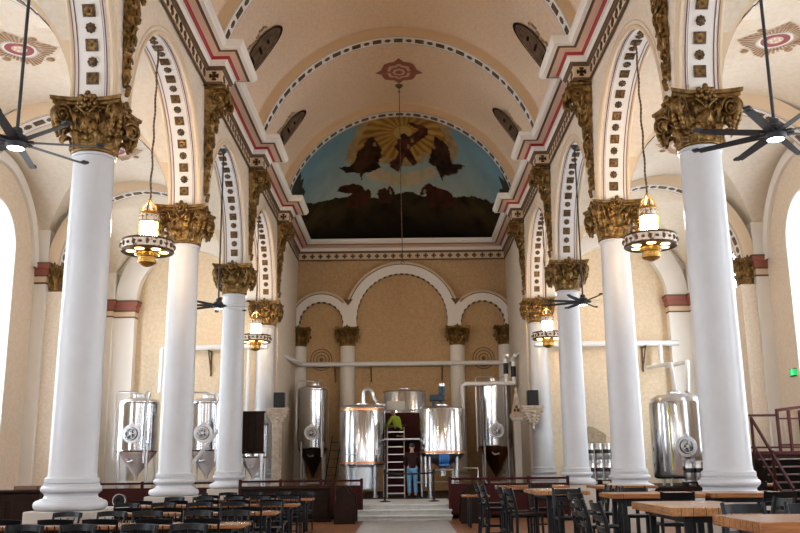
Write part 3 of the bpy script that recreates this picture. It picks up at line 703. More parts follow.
# ---- gilt corbels under the ressauts
def corbel_mesh():
    mb=MB(); rnd=random.Random(5)
    def wid(z): # half width and projection, z from -2.6 to 0
        q=(z+2.6)/2.6
        if q<.55: return .07+.13*(q/.55), .06+.09*(q/.55)
        e=(q-.55)/.45; return .20+.20*e**.8, .15+.36*e**1.5
    def f(u,v):
        z=-2.6+2.6*v; w,p=wid(z); a=PI*u
        n=noise.noise(Vector((u*5,z*5,1.7)))*.06+noise.noise(Vector((u*11,z*12,5.7)))*.045
        return (-w*math.cos(a)*(1+n),(p*math.sin(a)**.7+n) ,z)
    mb.grid(f,18,80)
    def lump(x,y,z,r,a):
        # curled leaf: short spiral tube
        pts=[];rr=[]
        for i in range(9):
            t=i/8; b=a+t*4.2; q=r*(1-.7*t)
            pts.append((x+q*math.cos(b),y+.25*r*t,z+q*math.sin(b))); rr.append(r*.34*(1-.55*t))
        mb.tube(pts,rr,5)
    for i in range(120):
        z=-2.55+2.5*rnd.random()**.75; w,p=wid(z); a=PI*(.04+.92*rnd.random())
        lump(-w*math.cos(a)*1.02,p*math.sin(a)**.7+.015,z,.05+.05*rnd.random()*(1+ (z+2.6)/2.6),rnd.random()*6.3)
    for s in(-1,1):       # big scroll at the top
        pth=[];rr=[]
        for i in range(40):
            t=i/39; b=-.6+t*PI*4; q=.20*(1-.8*t); pth.append((s*.33,.34+q*math.cos(b),-.30+q*math.sin(b))); rr.append(.05*(1-.5*t))
        mb.tube(pth,rr,7)
    mb.bbox(-.44,.44,0,.52,-.10,0,.02)
    for i in range(3): mb.sphere((0,.10-.01*i,-2.62-.06*i),(.05-.012*i,.05,.05),7,5)
    for i in range(5): mb.sphere((-.2+.1*i,.55,-.16-.05*(2-abs(i-2))),(.07,.06,.10),7,5)
    return mb.mesh('gilt_corbel','bronze',60)
CM=corbel_mesh()
for s in(-1,1):
    for k in range(-1,4):
        o=link('gilt_corbel',CM,None,(s*(XN-.0),dk(k),10.34),PI/2 if s>0 else -PI/2)
        tag(o,'gilded foliage corbel under the cornice, %s side, %s'%(SIDE[s],('over the camera','above the nearest column','above the second column','above the third column','last before the painting')[k+1]),'corbel','gilt corbels')
# ================================================================ PENDANT LAMPS AND FANS
def pendant(label,x,y,z):
    # z = height of the ring's middle
    t=thing('pendant_lamp',label,'lamp',(x,y,z),0,'church lanterns')
    a=MB(); a.lathe([(.42,-.10),(.50,-.12),(.515,-.10),(.50,-.085),(.50,.085),(.515,.10),(.50,.12),(.42,.115)],n=40,cap=False,mi=0)
    a.lathe([(.505,-.075),(.508,0),(.505,.075)],n=40,mi=1,cap=False)
    for i in range(24):
        q=2*PI*i/24; c=(.51*math.cos(q),.51*math.sin(q),0); 
        a.sphere(c,(.035,.035,.055) if i%2 else (.04,.04,.03),6,4,2)
    a.lathe([(0,-.10),(.43,-.10),(.43,-.085),(0,-.085)],n=36,mi=2,cap=False); a.lathe([(0,.105),(.43,.105)],n=36,mi=2,cap=False)
    r=part('ring',a,['darkbronze','lampring','darkbronze'],t)
    for i in range(6):
        q=2*PI*i/6+.3; b=MB(); b.lathe([(.0,-.112),(.085,-.112),(.095,-.10)],(.31*math.cos(q),.31*math.sin(q),0),16); part('downlight',b,'warm',t)
    a=MB(); a.lathe([(.16,-.10),(.19,-.13),(.19,-.20),(.165,-.22),(.165,-.27),(.18,-.28),(.18,-.33),(.12,-.37),(.05,-.40),(.0,-.41)],n=28,cap=False)
    for i in range(16):
        q=2*PI*i/16; a.sphere((.19*math.cos(q),.19*math.sin(q),-.165),.028,6,4)
    part('finial',a,'gold',t)
    a=MB(); a.lathe([(.187,.50),(.190,.51),(.190,.64),(.187,.65)],n=24,cap=False); part('lantern_band',a,'lampring',t)
    a=MB(); a.lathe([(.16,.11),(.16,.64)],n=20,cap=False); part('lantern_glass',a,'lamp',t)
    a=MB()
    for z0 in(.12,.50): a.lathe([(.18,z0-.015),(.192,z0-.015),(.192,z0+.015),(.18,z0+.015)],n=24,cap=False)
    for i in range(8):
        q=2*PI*i/8; a.bar((.185*math.cos(q),.185*math.sin(q),.11),(.185*math.cos(q),.185*math.sin(q),.66),.014,.014)
    a.lathe([(.19,.64),(.20,.66),(.19,.68),(.13,.70),(.11,.73)],n=24,cap=False)
    for i in range(12):
        q=2*PI*i/12; a.sphere((.185*math.cos(q),.185*math.sin(q),.61),.022,6,4)
    for i in range(4):
        q=PI/2*i; a.tube([(.15*math.cos(q),.15*math.sin(q),.70),(.13*math.cos(q),.13*math.sin(q),.82),(.05*math.cos(q),.05*math.sin(q),.90),(0,0,.94)],.016,5)
    a.sphere((0,0,.95),.04,8,6); part('lantern_frame',a,'gold',t)
    a=MB(); L=ZS+RA-z; a.tube([(.009*math.sin(i*.9),.009*math.cos(i*.7),.95+(L-.95)*i/40) for i in range(41)],.017,5)
    for i in range(0,40,1): a.sphere((.009*math.sin(i*.9),.009*math.cos(i*.7),.95+(L-.95)*i/40),(.024,.024,.05),5,4)
    part('chain',a,'darkbronze',t)
    a=MB(); a.lathe([(.0,-.10),(.06,-.08),(.10,-.02),(.10,0)],(0,0,L),16,cap=False); part('canopy',a,'darkbronze',t)
    return t
for s in(-1,1):
    pendant('large lit lantern with a bronze ring hanging in the nearest arch, %s'%SIDE[s],s*4.95,dk(0)+S/2,5.73)
    pendant('smaller looking lit lantern hanging far back beside the brewing platform, %s'%SIDE[s],s*4.85,dk(2)+S/2,5.60)
def fan(label,x,y,z,rot):
    t=thing('ceiling_fan',label,'fan',(x,y,z),rot,'charcoal ceiling fans')
    L=ZS+RA-z
    a=MB(); a.tube([(0,0,.1),(0,0,L)],.022,8); part('downrod',a,'fan',t)
    a=MB(); a.lathe([(0,L),(.09,L),(.08,L-.08),(.03,L-.13)],n=16,cap=False); part('canopy',a,'fan',t)
    a=MB(); a.lathe([(.03,.22),(.06,.20),(.07,.13),(.12,.10),(.135,.05),(.135,-.03),(.11,-.07)],n=24); part('motor',a,'fan',t)
    a=MB(); a.lathe([(.0,-.075),(.10,-.075),(.115,-.06)],n=24,cap=False); part('light_disc',a,'led',t)
    for i in range(8):
        q=2*PI*i/8; b=MB(); R=1.0
        def f(u,v):
            r=.11+(R-.11)*v; w=.062*(1-.25*v)*(u*2-1); zz=.02+w*.22
            return (r,w,zz)
        b.grid(f,2,8); b2=MB(); b2.grid(lambda u,v:tuple(Vector(f(u,v))+Vector((0,0,-.014))),2,8); b.ext(b2)
        b.bbox(R-.01,R+.09,-.05,.05,.015,.05,.012); b.bbox(.09,.22,-.035,.035,.0,.03,.006)
        part('blade',b,'fan',t,rz=q)
    return t
for s in(-1,1):
    fan('large charcoal ceiling fan cut by the %s edge of the picture'%SIDE[s],s*4.9,dk(-1)+S/2,5.60,.20 if s<0 else .1)
    fan('distant charcoal ceiling fan between the second and third columns, %s'%SIDE[s],s*4.82,dk(1)+S/2,5.62,.25)
a=MB(); zt=ZV+RVV; a.tube([(0.06,0,8.45),(0.03,0,11),(0,0,zt+.02)],.014,6); a.lathe([(.0,-.12),(.05,-.11),(.14,-.03),(.15,0)],(0,0,zt),16,cap=False); a.lathe([(.0,-.28),(.035,-.27),(.035,-.22),(0,-.21)],(0,0,zt),10,cap=False)
a.tube([(.06+.06*math.cos(i*.6),0,8.39+.06*math.sin(i*.6)) for i in range(9)],.012,5)
single('hanging_cable',a,'darkbronze','thin dark cable hanging from the vault in front of the painting','cable',(0,dk(2)+S/2+1.1,0))
# ================================================================ BREWING VESSELS
def manway(t,r,z,R=.25,th=-PI/2):
    # round hatch on the shell, on the side of angle th
    c=Vector((r*math.cos(th),r*math.sin(th),z)); g=link('manway',None,t,c,th+PI/2)
    a=MB(); a.lathe([(R*.78,-.02),(R*.8,.0),(R,.0),(R*1.02,-.05),(R,-.09),(R*.72,-.09)],n=28,axis='y',cap=False)
    a.lathe([(R*.72,-.05),(R*.5,-.085),(0,-.10)],n=28,axis='y',cap=False); part('hatch',a,'steel2',g)
    b=MB(); b.lathe([(R*.80,-.055),(R*.70,-.095),(R*.58,-.09)],n=28,axis='y',cap=False); b.lathe([(R*.30,-.098),(R*.12,-.105)],n=20,axis='y',cap=False); part('gap_shade_ring',b,'gapdark',g)  # dark rings coloured in for the shaded gaps of the hatch
    b=MB()
    for i in range(5):
        q=2*PI*i/5; b.tube([(.0,-.14,0),(R*.6*math.cos(q),-.14,R*.6*math.sin(q))],.02,6)
    b.tube([(R*.6*math.cos(2*PI*i/20),-.14,R*.6*math.sin(2*PI*i/20)) for i in range(20)],.022,6,closed=True); b.lathe([(.05,-.17),(.03,-.08)],n=10,axis='y'); b.bbox(-.05,.05,-.12,-.04,R*.9,R*1.25,.01)
    part('handwheel',b,'steel2',g)
    return g
def fermenter(label,loc,r,z0,z1,zc,legz=0.,conemat='reflcone',mz=None,group=None,cat='tank',rz=0,th=-PI/2):
    # z0..z1 straight shell, zc cone tip, legs to local 0
    t=thing('fermentation_tank',label,cat,loc,rz,group)
    a=MB(); a.lathe([(r-.01,z0-.012),(r,z0),(r,z1),(r-.01,z1+.012)],n=48,cap=False)
    for z in(z0+.02,z1-.04): a.lathe([(r+.001,z-.02),(r+.012,z),(r+.001,z+.02)],n=48,cap=False)
    part('shell',a,'steel',t)
    a=MB(); a.lathe([(r-.005,z1)]+[(r*math.cos(q*PI/12),z1+.24*r*math.sin(q*PI/12)) for q in range(1,7)],n=48,cap=False); part('dome',a,'steel2',t)
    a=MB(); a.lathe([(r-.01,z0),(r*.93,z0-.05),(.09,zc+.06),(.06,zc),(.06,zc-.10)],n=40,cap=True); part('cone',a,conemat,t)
    for i in range(4):
        q=PI/4+PI/2*i; a=MB(); x,y=r*.97*math.cos(q),r*.97*math.sin(q); a.tube([(x,y,z0+.25),(x,y,.03)],.045,10); a.lathe([(.08,0),(.08,.02),(.05,.05)],(x,y,0),12); part('leg',a,'steel2',t)
    a=MB(); zb=min(z0,zc)*.5+.05; a.tube([(r*.97*math.cos(PI/4+PI/2*i),r*.97*math.sin(PI/4+PI/2*i),zb) for i in range(4)],.022,6,closed=True); part('brace',a,'steel2',t)
    manway(t,r,mz or (z0+(z1-z0)*.42),.29 if r>.55 else .24,th)
    # top manway, pipes
    a=MB(); zt=z1+.24*r; a.lathe([(.20,zt-.04),(.20,zt+.07),(.22,zt+.08),(.22,zt+.10),(.05,zt+.14),(0,zt+.14)],n=24,cap=False); part('top_hatch',a,'steel2',t)
    a=MB(); xx=-r*1.08; a.tube([(0,-.05,zt+.09),(0,-.05,zt+.15),(-.08,-.08,zt+.18),(xx+.08,-.22,zt+.18),(xx,-.25,zt+.10),(xx,-.25,z0-.2)],.026,8); part('down_pipe',a,'steel2',t)
    a=MB(); x=r*.55; a.tube([(x-.14,-.2,zt-.05),(x-.14,-.2,zt+.10),(x-.07,-.2,zt+.17),(x,-.2,zt+.17),(x+.05,-.25,zt+.10),(x+.05,-r*.95,z1-.1),(x+.05,-r*1.0,z0-.35)],.028,8); part('cleaning_pipe',a,'steel2',t)
    a=MB(); a.tube([(-.25*r,-r*.75,z0-.25),(-.15*r,-r*1.0,z0-.33),(.05,-r*1.02,z0-.30)],.03,8); a.sphere((.05,-r*1.02,z0-.3),.05,8,6); part('sample_valve',a,'steel2',t)
    return t
fermenter('steel conical tank at left, between the first and second columns',(-8.50,29,.75),.64,1.22,2.78,.45,group='conical tanks in the left aisle',mz=1.76)
fermenter('steel conical tank at left, between the second and third columns',(-6.26,29,.75),.60,1.22,2.75,.45,group='conical tanks in the left aisle',mz=1.76)
fermenter('steel conical tank behind the hanging dark wood panel',(-4.86+.02,30.0-.6,.40),.0+.46,1.35,2.45,.75,group='conical tanks in the left aisle',mz=1.9)
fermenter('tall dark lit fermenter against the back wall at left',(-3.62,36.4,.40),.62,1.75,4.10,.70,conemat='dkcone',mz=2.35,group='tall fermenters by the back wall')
fermenter('tall fermenter with copper toned cone against the back wall at right',(3.66,36.0,.40),.68,1.75,4.15,.62,conemat='copcone',mz=2.35,group='tall fermenters by the back wall')
# bright tank at the right
t=thing('bright_beer_tank','fat steel bright tank in the right aisle with a yellow gauge stripe','tank',(8.78,28.9,.75)); r=.83
a=MB(); a.lathe([(r-.10,.22),(r-.02,.27),(r,.36),(r,2.52),(r-.02,2.60)],n=48); part('shell',a,'steel',t)
a=MB(); a.lathe([(r-.02,2.60),(r*.93,2.72),(r*.7,2.82),(r*.3,2.87),(0,2.88)],n=48,cap=False); part('dome',a,'steel2',t)
for i in range(4):
    q=PI/4+PI/2*i; a=MB(); a.tube([(.6*math.cos(q),.6*math.sin(q),.26),(.6*math.cos(q),.6*math.sin(q),0)],.05,10); part('leg',a,'steel2',t)
manway(t,r,1.20,.32,-PI/2-.02)
a=MB(); th=-PI/2-.55; a.tube([(r*1.03*math.cos(th),r*1.03*math.sin(th),.5),(r*1.03*math.cos(th),r*1.03*math.sin(th),2.45)],.022,8); part('sight_gauge',a,'yellow',t)
a=MB(); th=-PI/2-.85; a.tube([(r*1.03*math.cos(th),r*1.03*math.sin(th),.45),(r*1.03*math.cos(th),r*1.03*math.sin(th),2.55)],.03,8); part('side_pipe',a,'steel2',t)
a=MB(); a.lathe([(.18,2.80),(.18,2.93),(.05,2.97),(0,2.97)],n=20,cap=False); part('top_hatch',a,'steel2',t)
# mash tun at the left, kettle at the right
def vessel(label,loc,r,z0,z1,skirt):
    t=thing('brew_kettle',label,'kettle',loc)
    a=MB(); a.lathe([(r-.02,z0-.02),(r,z0),(r,z1),(r-.01,z1+.02)],n=56); part('shell',a,'steel',t)
    for z,nm in((z0+.06,'copper_band'),(z1-.06,'copper_band')):
        if z>z1-.2 and not skirt: continue
        a=MB(); a.lathe([(r+.001,z-.04),(r+.008,z-.036),(r+.008,z+.036),(r+.001,z+.04)],n=56,cap=False); part(nm,a,'copper',t)
    a=MB(); a.lathe([(r,z1),(r*.985,z1+.035),(r*.93,z1+.065),(r*.6,z1+.115),(.22,z1+.14),(.22,z1+.18),(0,z1+.19)],n=56,cap=False); part('dome',a,'steel2',t)
    for i in range(4):
        q=PI/4+PI/2*i; a=MB(); x,y=r*.82*math.cos(q),r*.82*math.sin(q); a.tube([(x,y,z0),(x,y,.02)],.05,10); a.lathe([(.09,0),(.09,.02),(.05,.04)],(x,y,0),12); part('leg',a,'steel2',t)
    return t
t=vessel('steel mash tun with copper bands and a bent vapour pipe, left of the ladder',(-1.42,31.6,.395),.78,1.10,3.02,True)
a=MB(); a.lathe([(.52,.25),(.55,.28),(.55,1.0),(.75,1.09)],n=40,cap=False); part('lower_skirt',a,'satinwhite',t)
a=MB(); a.tube([(.05,-.1,3.10),(.05,-.1,3.52)]+[(.22-.17*math.cos(PI*i/10),-.1,3.52+.17*math.sin(PI*i/10)) for i in range(11)]+[(.42,-.1,3.38),(.52,-.12,3.25)],.065,10); part('vapour_pipe',a,'steel2',t)
a=MB()
for i in range(3): a.sphere((.52+.12*i,-.25,3.16-.02*i),.06,8,6)
a.tube([(.45,-.25,3.14),(.9,-.25,3.14)],.03,8); part('valve',a,'steel2',t)
a=MB()
for z in(.45,.95,1.45): a.tube([(-.5,-.80,z),(-.15,-.88,z)],.018,6)
for x,y in((-.5,-.8),(-.15,-.88)): a.tube([(x,y,.05),(x,y,1.65)],.018,6)
part('step_frame',a,'steel2',t)
t=vessel('steel kettle with a slate motor on top, right of the standing man',(1.36,31.1,.395),.78,1.43,2.92,False)
a=MB(); a.lathe([(.77,1.42),(.6,1.25),(.16,1.02),(.10,.95),(.10,.7)],n=40,cap=False); part('cone',a,'steel2',t)
a=MB(); a.bbox(-.42,.10,-.2,.12,3.22,3.44,.03); a.tube([(-.3,-.05,3.0),(-.3,-.05,3.22)],.04,8); a.tube([(-.05,-.05,3.0),(-.05,-.05,3.22)],.04,8); a.lathe([(.12,0),(.12,.27),(.09,.30)],(.02,-.02,3.44),16); part('gear_motor',a,'slate',t)
a=MB(); a.lathe([(.10,.0),(.10,.10),(.05,.12)],(.02,-.02,3.72),14); part('motor_cap',a,'steel2',t)
a=MB(); a.lathe([(.17,-.17),(.20,-.12),(.20,.12),(.17,.17)],(.02,-.62,1.27),20,axis='x'); a.bbox(-.16,.2,-.75,-.5,1.02,1.10,.02)
for i in range(5): a.lathe([(.2,-.14+.06*i),(.215,-.13+.06*i),(.2,-.12+.06*i)],(.02,-.62,1.27),20,axis='x',cap=False)
part('pump_motor',a,'blue',t)
a=MB(); a.tube([(-.6,-.5,.35),(-.6,-.5,1.35)],.03,8); a.tube([(-.6,-.5,.9),(.3,-.6,.9),(.3,-.6,.4)],.03,8); a.tube([(.7,-.4,.95),(1.15,-.5,.95),(1.15,-.5,.6)],.03,8); a.tube([(-.9,-.45,.5),(.5,-.55,.5)],.025,8); part('pipework',a,'steel2',t)
t=vessel('tall steel hot liquor tank standing behind the ladder platform',(.08,34.4,.395),.84,1.0,3.76,False)
# work deck with a ladder
t=thing('work_deck','steel work deck with guard rails behind the ladder','platform',(-.15,32.3,.395)); 
a=MB(); a.bbox(-.55,.85,-.55,.9,1.93,1.99,.01); part('deck_plate',a,'steel2',t)
a=MB(); a.bbox(-.52,.80,.84,.90,.0,2.95,.01); part('back_panel',a,'redwood',t)
for x in(-.52,.80):
    for y in(-.52,.86): a=MB(); a.tube([(x,y,0),(x,y,3.05)],.03,8); part('post',a,'steel2',t)
for z in(3.05,2.5): a=MB(); a.tube([(.80,-.52,z),(.80,.86,z),(-.52,.86,z)],.025,8); part('guard_rail',a,'steel2',t)
a=MB(); a.tube([(.15,-.52,2.9),(.80,-.52,2.9)],.02,8); part('guard_rail',a,'steel2',t)
a=MB(); a.bbox(-.42,.25,-.58,-.40,2.95,3.28,.02); a.tube([(-.52,-.52,3.0),(-.3,-.5,3.0)],.02,6); part('control_box',a,'beigebox',t)
t=thing('steel_ladder','steel ladder with flat rungs leading up to the work deck','ladder',(-.245,30.7,.395))
for x in(-.29,.29): a=MB(); a.bar((x,-.18,.0),(x,.85,2.35),.035,.07); part('stile',a,'steel2',t)
for i in range(9):
    f=(i+.6)/9.2; a=MB(); a.bbox(-.28,.28,-.18+1.03*f-.07,-.18+1.03*f+.07,2.35*f-.02,2.35*f+.02,.006); part('rung',a,'steel2',t)
# small dark stair lattice behind mash tun
t=thing('folding_steps','dark folded step ladder leaning beside the mash tun','ladder',(-2.55,31.9,.395))
for x in(-.16,.16): a=MB(); a.bar((x-.1,0,0),(x+.22,.1,2.1),.04,.05); part('stile',a,'black',t)
for i in range(7): f=(i+.6)/7.4; a=MB(); a.bar((-.26+.32*f,.1*f,2.1*f),(.06+.32*f,.1*f,2.1*f),.05,.02); part('rung',a,'black',t)
t=thing('steel_ladder','steel ladder leaning against the conical tank between second and third columns','ladder',(-6.35,27.9,.75))
for y in(-.14,.14): a=MB(); a.bar((-.72,y,0),(.75,y,1.95),.05,.05); part('stile',a,'steel2',t)
for i in range(7): f=(i+.6)/7.3; a=MB(); a.bar((-.72+1.47*f,-.14,1.95*f),(-.72+1.47*f,.14,1.95*f),.04,.03); part('rung',a,'steel2',t)
# kegs
KG=MB().lathe([(.115,.0),(.13,.005),(.13,.05),(.118,.06),(.125,.075),(.127,.53),(.118,.545),(.13,.555),(.13,.605),(.115,.61),(.11,.57),(.03,.56),(.03,.59),(0,.59)],n=24,cap=False).mesh('keg_shell','steel2')
KB=MB().lathe([(.1285,.27),(.1295,.275),(.1295,.40),(.1285,.405)],n=24,cap=False).mesh('band','kegband')
def keg(x,y,z,label,group):
    t=thing('keg',label,'keg',(x,y,z),0,group); link('shell',KG,t); link('band',KB,t)
W=('left','middle','right')
def pallet(x,y,z,w,d,h,label):
    t=thing('keg_stand',label,'stand',(x,y,z))
    a=MB()
    for i in range(4): a.bbox(-w/2,w/2,-d/2+i*d/4+.01,-d/2+(i+1)*d/4-.01,h-.04,h,.004)
    part('deck',a,'darkwood',t)
    for i in(-1,0,1): a=MB(); a.bbox(i*(w/2-.05)-.04,i*(w/2-.05)+.04,-d/2,d/2,0,h-.04,.004); part('bearer',a,'darkwood',t)
pallet(6.75,31.4,.75,1.0,.5,.16,'dark wooden stand under the kegs by the end wall')
for r_ in range(2):
    for c_ in range(3): keg(6.45+.29*c_,31.35,.91+.611*r_,'slim steel keg with black band by the end wall, %s row, %s'%(('bottom','top')[r_],W[c_]),'kegs stacked between two right columns')
pallet(8.98,27.72,.75,.95,.42,.14,'dark wooden stand under the kegs before the bright tank')
for r_ in range(1):
    for c_ in range(3): keg(8.70+.28*c_,27.72,.89+.611*r_,'slim steel keg in front of the bright tank, %s of three'%W[c_],'kegs stacked before the bright tank')
a=MB(); a.tube([(0,0,.0),(.02,.05,.7),(.0,0,1.5),(-.05,.02,2.35)],.045,8); single('red_hose',a,'rubber','red rubber hose standing up beside the left conical tank','hose',(-7.62,28.75,.76))
# ================================================================ PIPES
t=thing('white_duct','long white insulated pipe running across the back wall and out over both aisles','pipe',(0,0,5.7)); 
a=MB(); a.tube([(-8.75,32.25,0),(-5.2,31.9,.02),(-4.95,31.95,0),(-4.35,38.1,0),(4.42,38.1,0),(4.9,31.95,-.02),(5.2,31.9,-.03),(10.05,32.2,0)],.10,14); part('main_pipe',a,'duct',t)
a=MB(); a.tube([(-8.72,32.2,-.05),(-8.72,32.2,-1.6)],.10,12); part('drop_pipe',a,'duct',t)
a=MB(); a.tube([(-5.9,32.1,0),(-5.9,32.1,-.45),(-6.1,32.1,-.5),(-6.1,32.1,-2.7)],.07,10); a.tube([(-5.55,32.1,0),(-5.55,32.1,-2.9)],.07,10); part('drop_pipe',a,'duct',t)
a=MB(); a.tube([(9.35,32.1,-.05),(9.35,32.1,-.75),(9.42,31.6,-.9),(9.42,29.4,-1.0),(9.3,29.1,-1.4),(9.2,28.95,-2.02)],.075,10); a.tube([(8.85,32.1,-.9),(8.85,29.3,-1.05),(8.85,29.0,-2.02)],.06,10); a.tube([(9.0,32.1,-.82),(9.5,32.1,-.82)],.06,8); part('drop_pipe',a,'duct',t)
for x in(-1.35,1.7,-2.9): 
    a=MB(); a.bar((x,38.45,-.12),(x,37.95,-.12),.05,.05); a.bar((x,38.45,-.62),(x,37.98,-.14),.04,.04); a.bar((x,38.47,-.75),(x,38.47,-.08),.05,.05); part('bracket',a,'darkbronze',t)
for x in(-7.0,9.0 - .2,6.3): 
    a=MB(); a.bar((x,32.57,-.12),(x,32.0,-.12),.05,.05); a.bar((x,32.55,-.85),(x,32.05,-.14),.04,.04); a.bar((x,32.55,-1.0),(x,32.55,-.08),.05,.05); part('bracket',a,'darkbronze',t)
t=thing('white_branch_pipe','white pipe with black couplings dropping beside the right fermenter','pipe',(0,35.3,0))
a=MB(); a.tube([(2.38,.2,3.6),(2.38,.2,4.5),(2.46,.2,4.58),(4.46,0,4.58)],.085,12); part('main_pipe',a,'duct',t)
for x,z in((4.10,5.62),(4.40,5.5)):
    a=MB(); a.tube([(x,0,4.58),(x,0,z)],.085,12); a.tube([(x,0,z),(x+.02,-.5,5.62)],.07,10); part('riser',a,'duct',t)
    a=MB(); a.lathe([(.10,0),(.10,.42)],(x,0,z-.68),14); part('coupling',a,'black',t)
# security camera, speakers on carved consoles
t=thing('security_camera','small white security camera hanging under the pipe between right columns','camera',(6.35,31.7,5.55))
a=MB(); a.tube([(0,0,.08),(0,0,-.05)],.02,6); part('mount',a,'duct',t); a=MB(); a.lathe([(.0,0),(.055,.01),(.055,.26),(.04,.28),(0,.28)],(0,-.02,-.36),12,cap=False); part('body',a,'duct',t)
def console(label,s):
    if s<0:
        t=thing('carved_pedestal',label,'pedestal',(-4.37,31.55,.40))
        a=MB(); a.bbox(-.26,.26,-.22,.22,0,.22,.02); a.bbox(-.22,.22,-.18,.18,.22,.5,.02); part('foot',a,'cream2',t)
        a=MB(); a.bbox(-.17,.17,-.15,.15,.45,2.70,.015); a.bbox(-.10,.10,-.165,-.1,.7,2.4,.01); part('shaft',a,'cream2',t)
        x0=0
    else:
        t=thing('wall_console',label,'bracket',(4.58,31.72,.40))
    a=MB(); hh=3.06
    a.bbox(-.40,.40,-.26,.30,hh-.08,hh,.015); a.bbox(-.35,.35,-.22,.28,hh-.14,hh-.08,.01)
    for i in range(6):
        q=i/5; w=.32*(1-q)**.8+.05; a.bbox(-w,w,-.18+.10*q,.27,hh-.14-.1*(i+1),hh-.14-.1*i,.02)
    for sx in(-1,1):
        for i in range(5): a.sphere((sx*(.30-.05*i),-.16+.015*i,hh-.2-.09*i),(.07,.06,.06),7,5)
    for i in range(4): a.sphere((0,-.2+.03*i,hh-.22-.13*i),(.10-.015*i,.05,.07),8,5)
    a.sphere((0,-.02,hh-.76),(.06,.07,.08),8,6)
    part('shelf',a,'cream2',t)
    return t
console('cream carved pedestal with a speaker on top beside the left far column',-1)
console('cream carved bracket shelf on the right far column',1)
for s,x,l in((-1,-4.33,'black loudspeaker on the carved pedestal at left'),(1,4.60,'black loudspeaker on the carved bracket at right')):
    t=thing('loudspeaker',l,'speaker',(x,31.55 if s<0 else 31.7,3.46))
    a=MB(); a.bbox(-.19,.19,-.16,.16,0,.54,.015); part('cabinet',a,'black',t); a=MB(); a.bbox(-.17,.17,-.175,-.158,.02,.52,.005); part('grille',a,'glassblk',t)
# gothic white tracery fragment beside the right console
t=thing('gothic_tracery','pale carved gothic gable piece standing beside the right speaker bracket','carving',(4.20,33.2,.40))
a=MB(); a.prism([(-.25,2.72),(.25,2.72),(.25,2.85),(.20,2.87),(.03,3.72),(.06,3.76),(0,3.86),(-.06,3.76),(-.03,3.72),(-.20,2.87),(-.25,2.85)],lambda u,v,w:(u,w,v),-.06,.06); part('gable',a,'cream2',t)
a=MB(); a.bbox(-.13,.13,-.10,.10,.0,2.72,.015); a.bbox(-.2,.2,-.13,.13,2.60,2.72,.02); part('post',a,'white',t)
a=MB()
for x,z in((-.06,3.0),(.06,3.0),(0,3.12)): a.sphere((x,-.06,z),(.055,.02,.065),8,5)
part('ornament',a,'darkbronze',t)
# hanging dark panel on the third left column
t=thing('wood_panel','dark panelled wooden board mounted on the third left column','panel',(-4.43,26.62,1.87))
a=MB(); a.bbox(-.35,.35,-.06,.06,0,1.17,.01); part('board',a,'darkwood',t)
for i in range(3): a=MB(); a.bbox(-.30+i*.21,-.12+i*.21,-.085,-.055,.08,1.09,.012); part('raised_panel',a,'darkwood',t)
a=MB(); a.bbox(-.38,.38,-.09,.08,1.15,1.20,.01); a.bbox(-.38,.38,-.09,.08,-.03,.03,.01); part('moulding',a,'darkwood',t)
a=MB(); a.bar((-.45,-.39,.3),(-.3,-.02,.3),.04,.05); a.bar((-.45,-.39,.9),(-.3,-.02,.9),.04,.05); part('bracket',a,'black',t)
# ================================================================ RAILS, PEWS, STAIRS
def railing(label,loc,L,h,n,rz=0,panel=True,zb=0,group=None):
    t=thing('railing',label,'railing',loc,rz,group)
    a=MB(); a.bbox(0,L,-.04,.04,h-.06,h,.012); part('top_rail',a,'redwood',t)
    a=MB(); a.bbox(0,L,-.025,.025,zb+.10,zb+.15,.01); part('bottom_rail',a,'redwood',t)
    if panel: a=MB(); a.bbox(.02,L-.02,-.012,.012,zb+.14,h-.16,.004); part('panel',a,'redwood',t)
    for i in range(n): a=MB(); x=L*i/(n-1); a.bbox(x-.04,x+.04,-.045,.045,zb,h+.03,.012); part('post',a,'redwood',t)
    return t
railing('dark red panelled railing in front of the left fermenters',(-4.55,25.6,0),3.4,1.09,4,group='railings before the brewing platform')
railing('dark red panelled railing in front of the right fermenters',(1.32,25.6,0),3.3,1.11,4,group='railings before the brewing platform')
railing('dark red railing in the left aisle under the first conical tank',(-8.95,26.9,0),2.55,1.04,3,group='railings in the left aisle')
railing('dark red railing in the left aisle between the second and third columns',(-6.25,26.9,0),.9,1.04,2,group='railings in the left aisle')
def pew(label,loc,rz,L):
    t=thing('pew',label,'pew',loc,rz,'carved church pews')
    def end(y):
        a=MB(); out=[(-.28,0),(.28,0),(.28,.45),(.22,.52),(.24,.60),(.17,.70),(.20,.80),(.13,.92),(.02,.96),(-.08,.90),(-.12,.80),(-.22,.72),(-.26,.60),(-.24,.5),(-.28,.45)]
        a.prism(out,lambda u,v,w:(u,y+w,v),-.04,.04)
        for q in(-.055,.055):
            a.prism([(-.18,.08),(.18,.08),(.18,.36),(0,.46),(-.18,.36)],lambda u,v,w:(u,y+w,v),min(q,q*.7),max(q,q*.7))
        for k in range(3):
            c=((.14,.62),(-.12,.60),(.04,.80))[k]; a.tube([(c[0]+.08*(1-.6*i/16)*math.cos(i*.6),y,c[1]+.08*(1-.6*i/16)*math.sin(i*.6)) for i in range(17)],.035,6)
        return a
    for y in(-L/2,L/2): part('carved_end',end(y),'darkwood',t)
    a=MB(); a.bbox(-.22,.22,-L/2,L/2,.40,.45,.01); part('seat',a,'darkwood',t)
    a=MB(); a.bbox(.20,.25,-L/2,L/2,.1,.90,.01) if True else 0; part('backrest',a,'darkwood',t)
    return t
pew('dark carved pew end at the left of the marble steps',(-1.50,24.3,0),PI,1.0)
pew('dark carved pew end at the right of the marble steps',(1.78,24.1,0),0,1.0)
t=thing('choir_screen','long dark wooden bench front behind the left dining tables','bench',(-3.15,24.8,0))
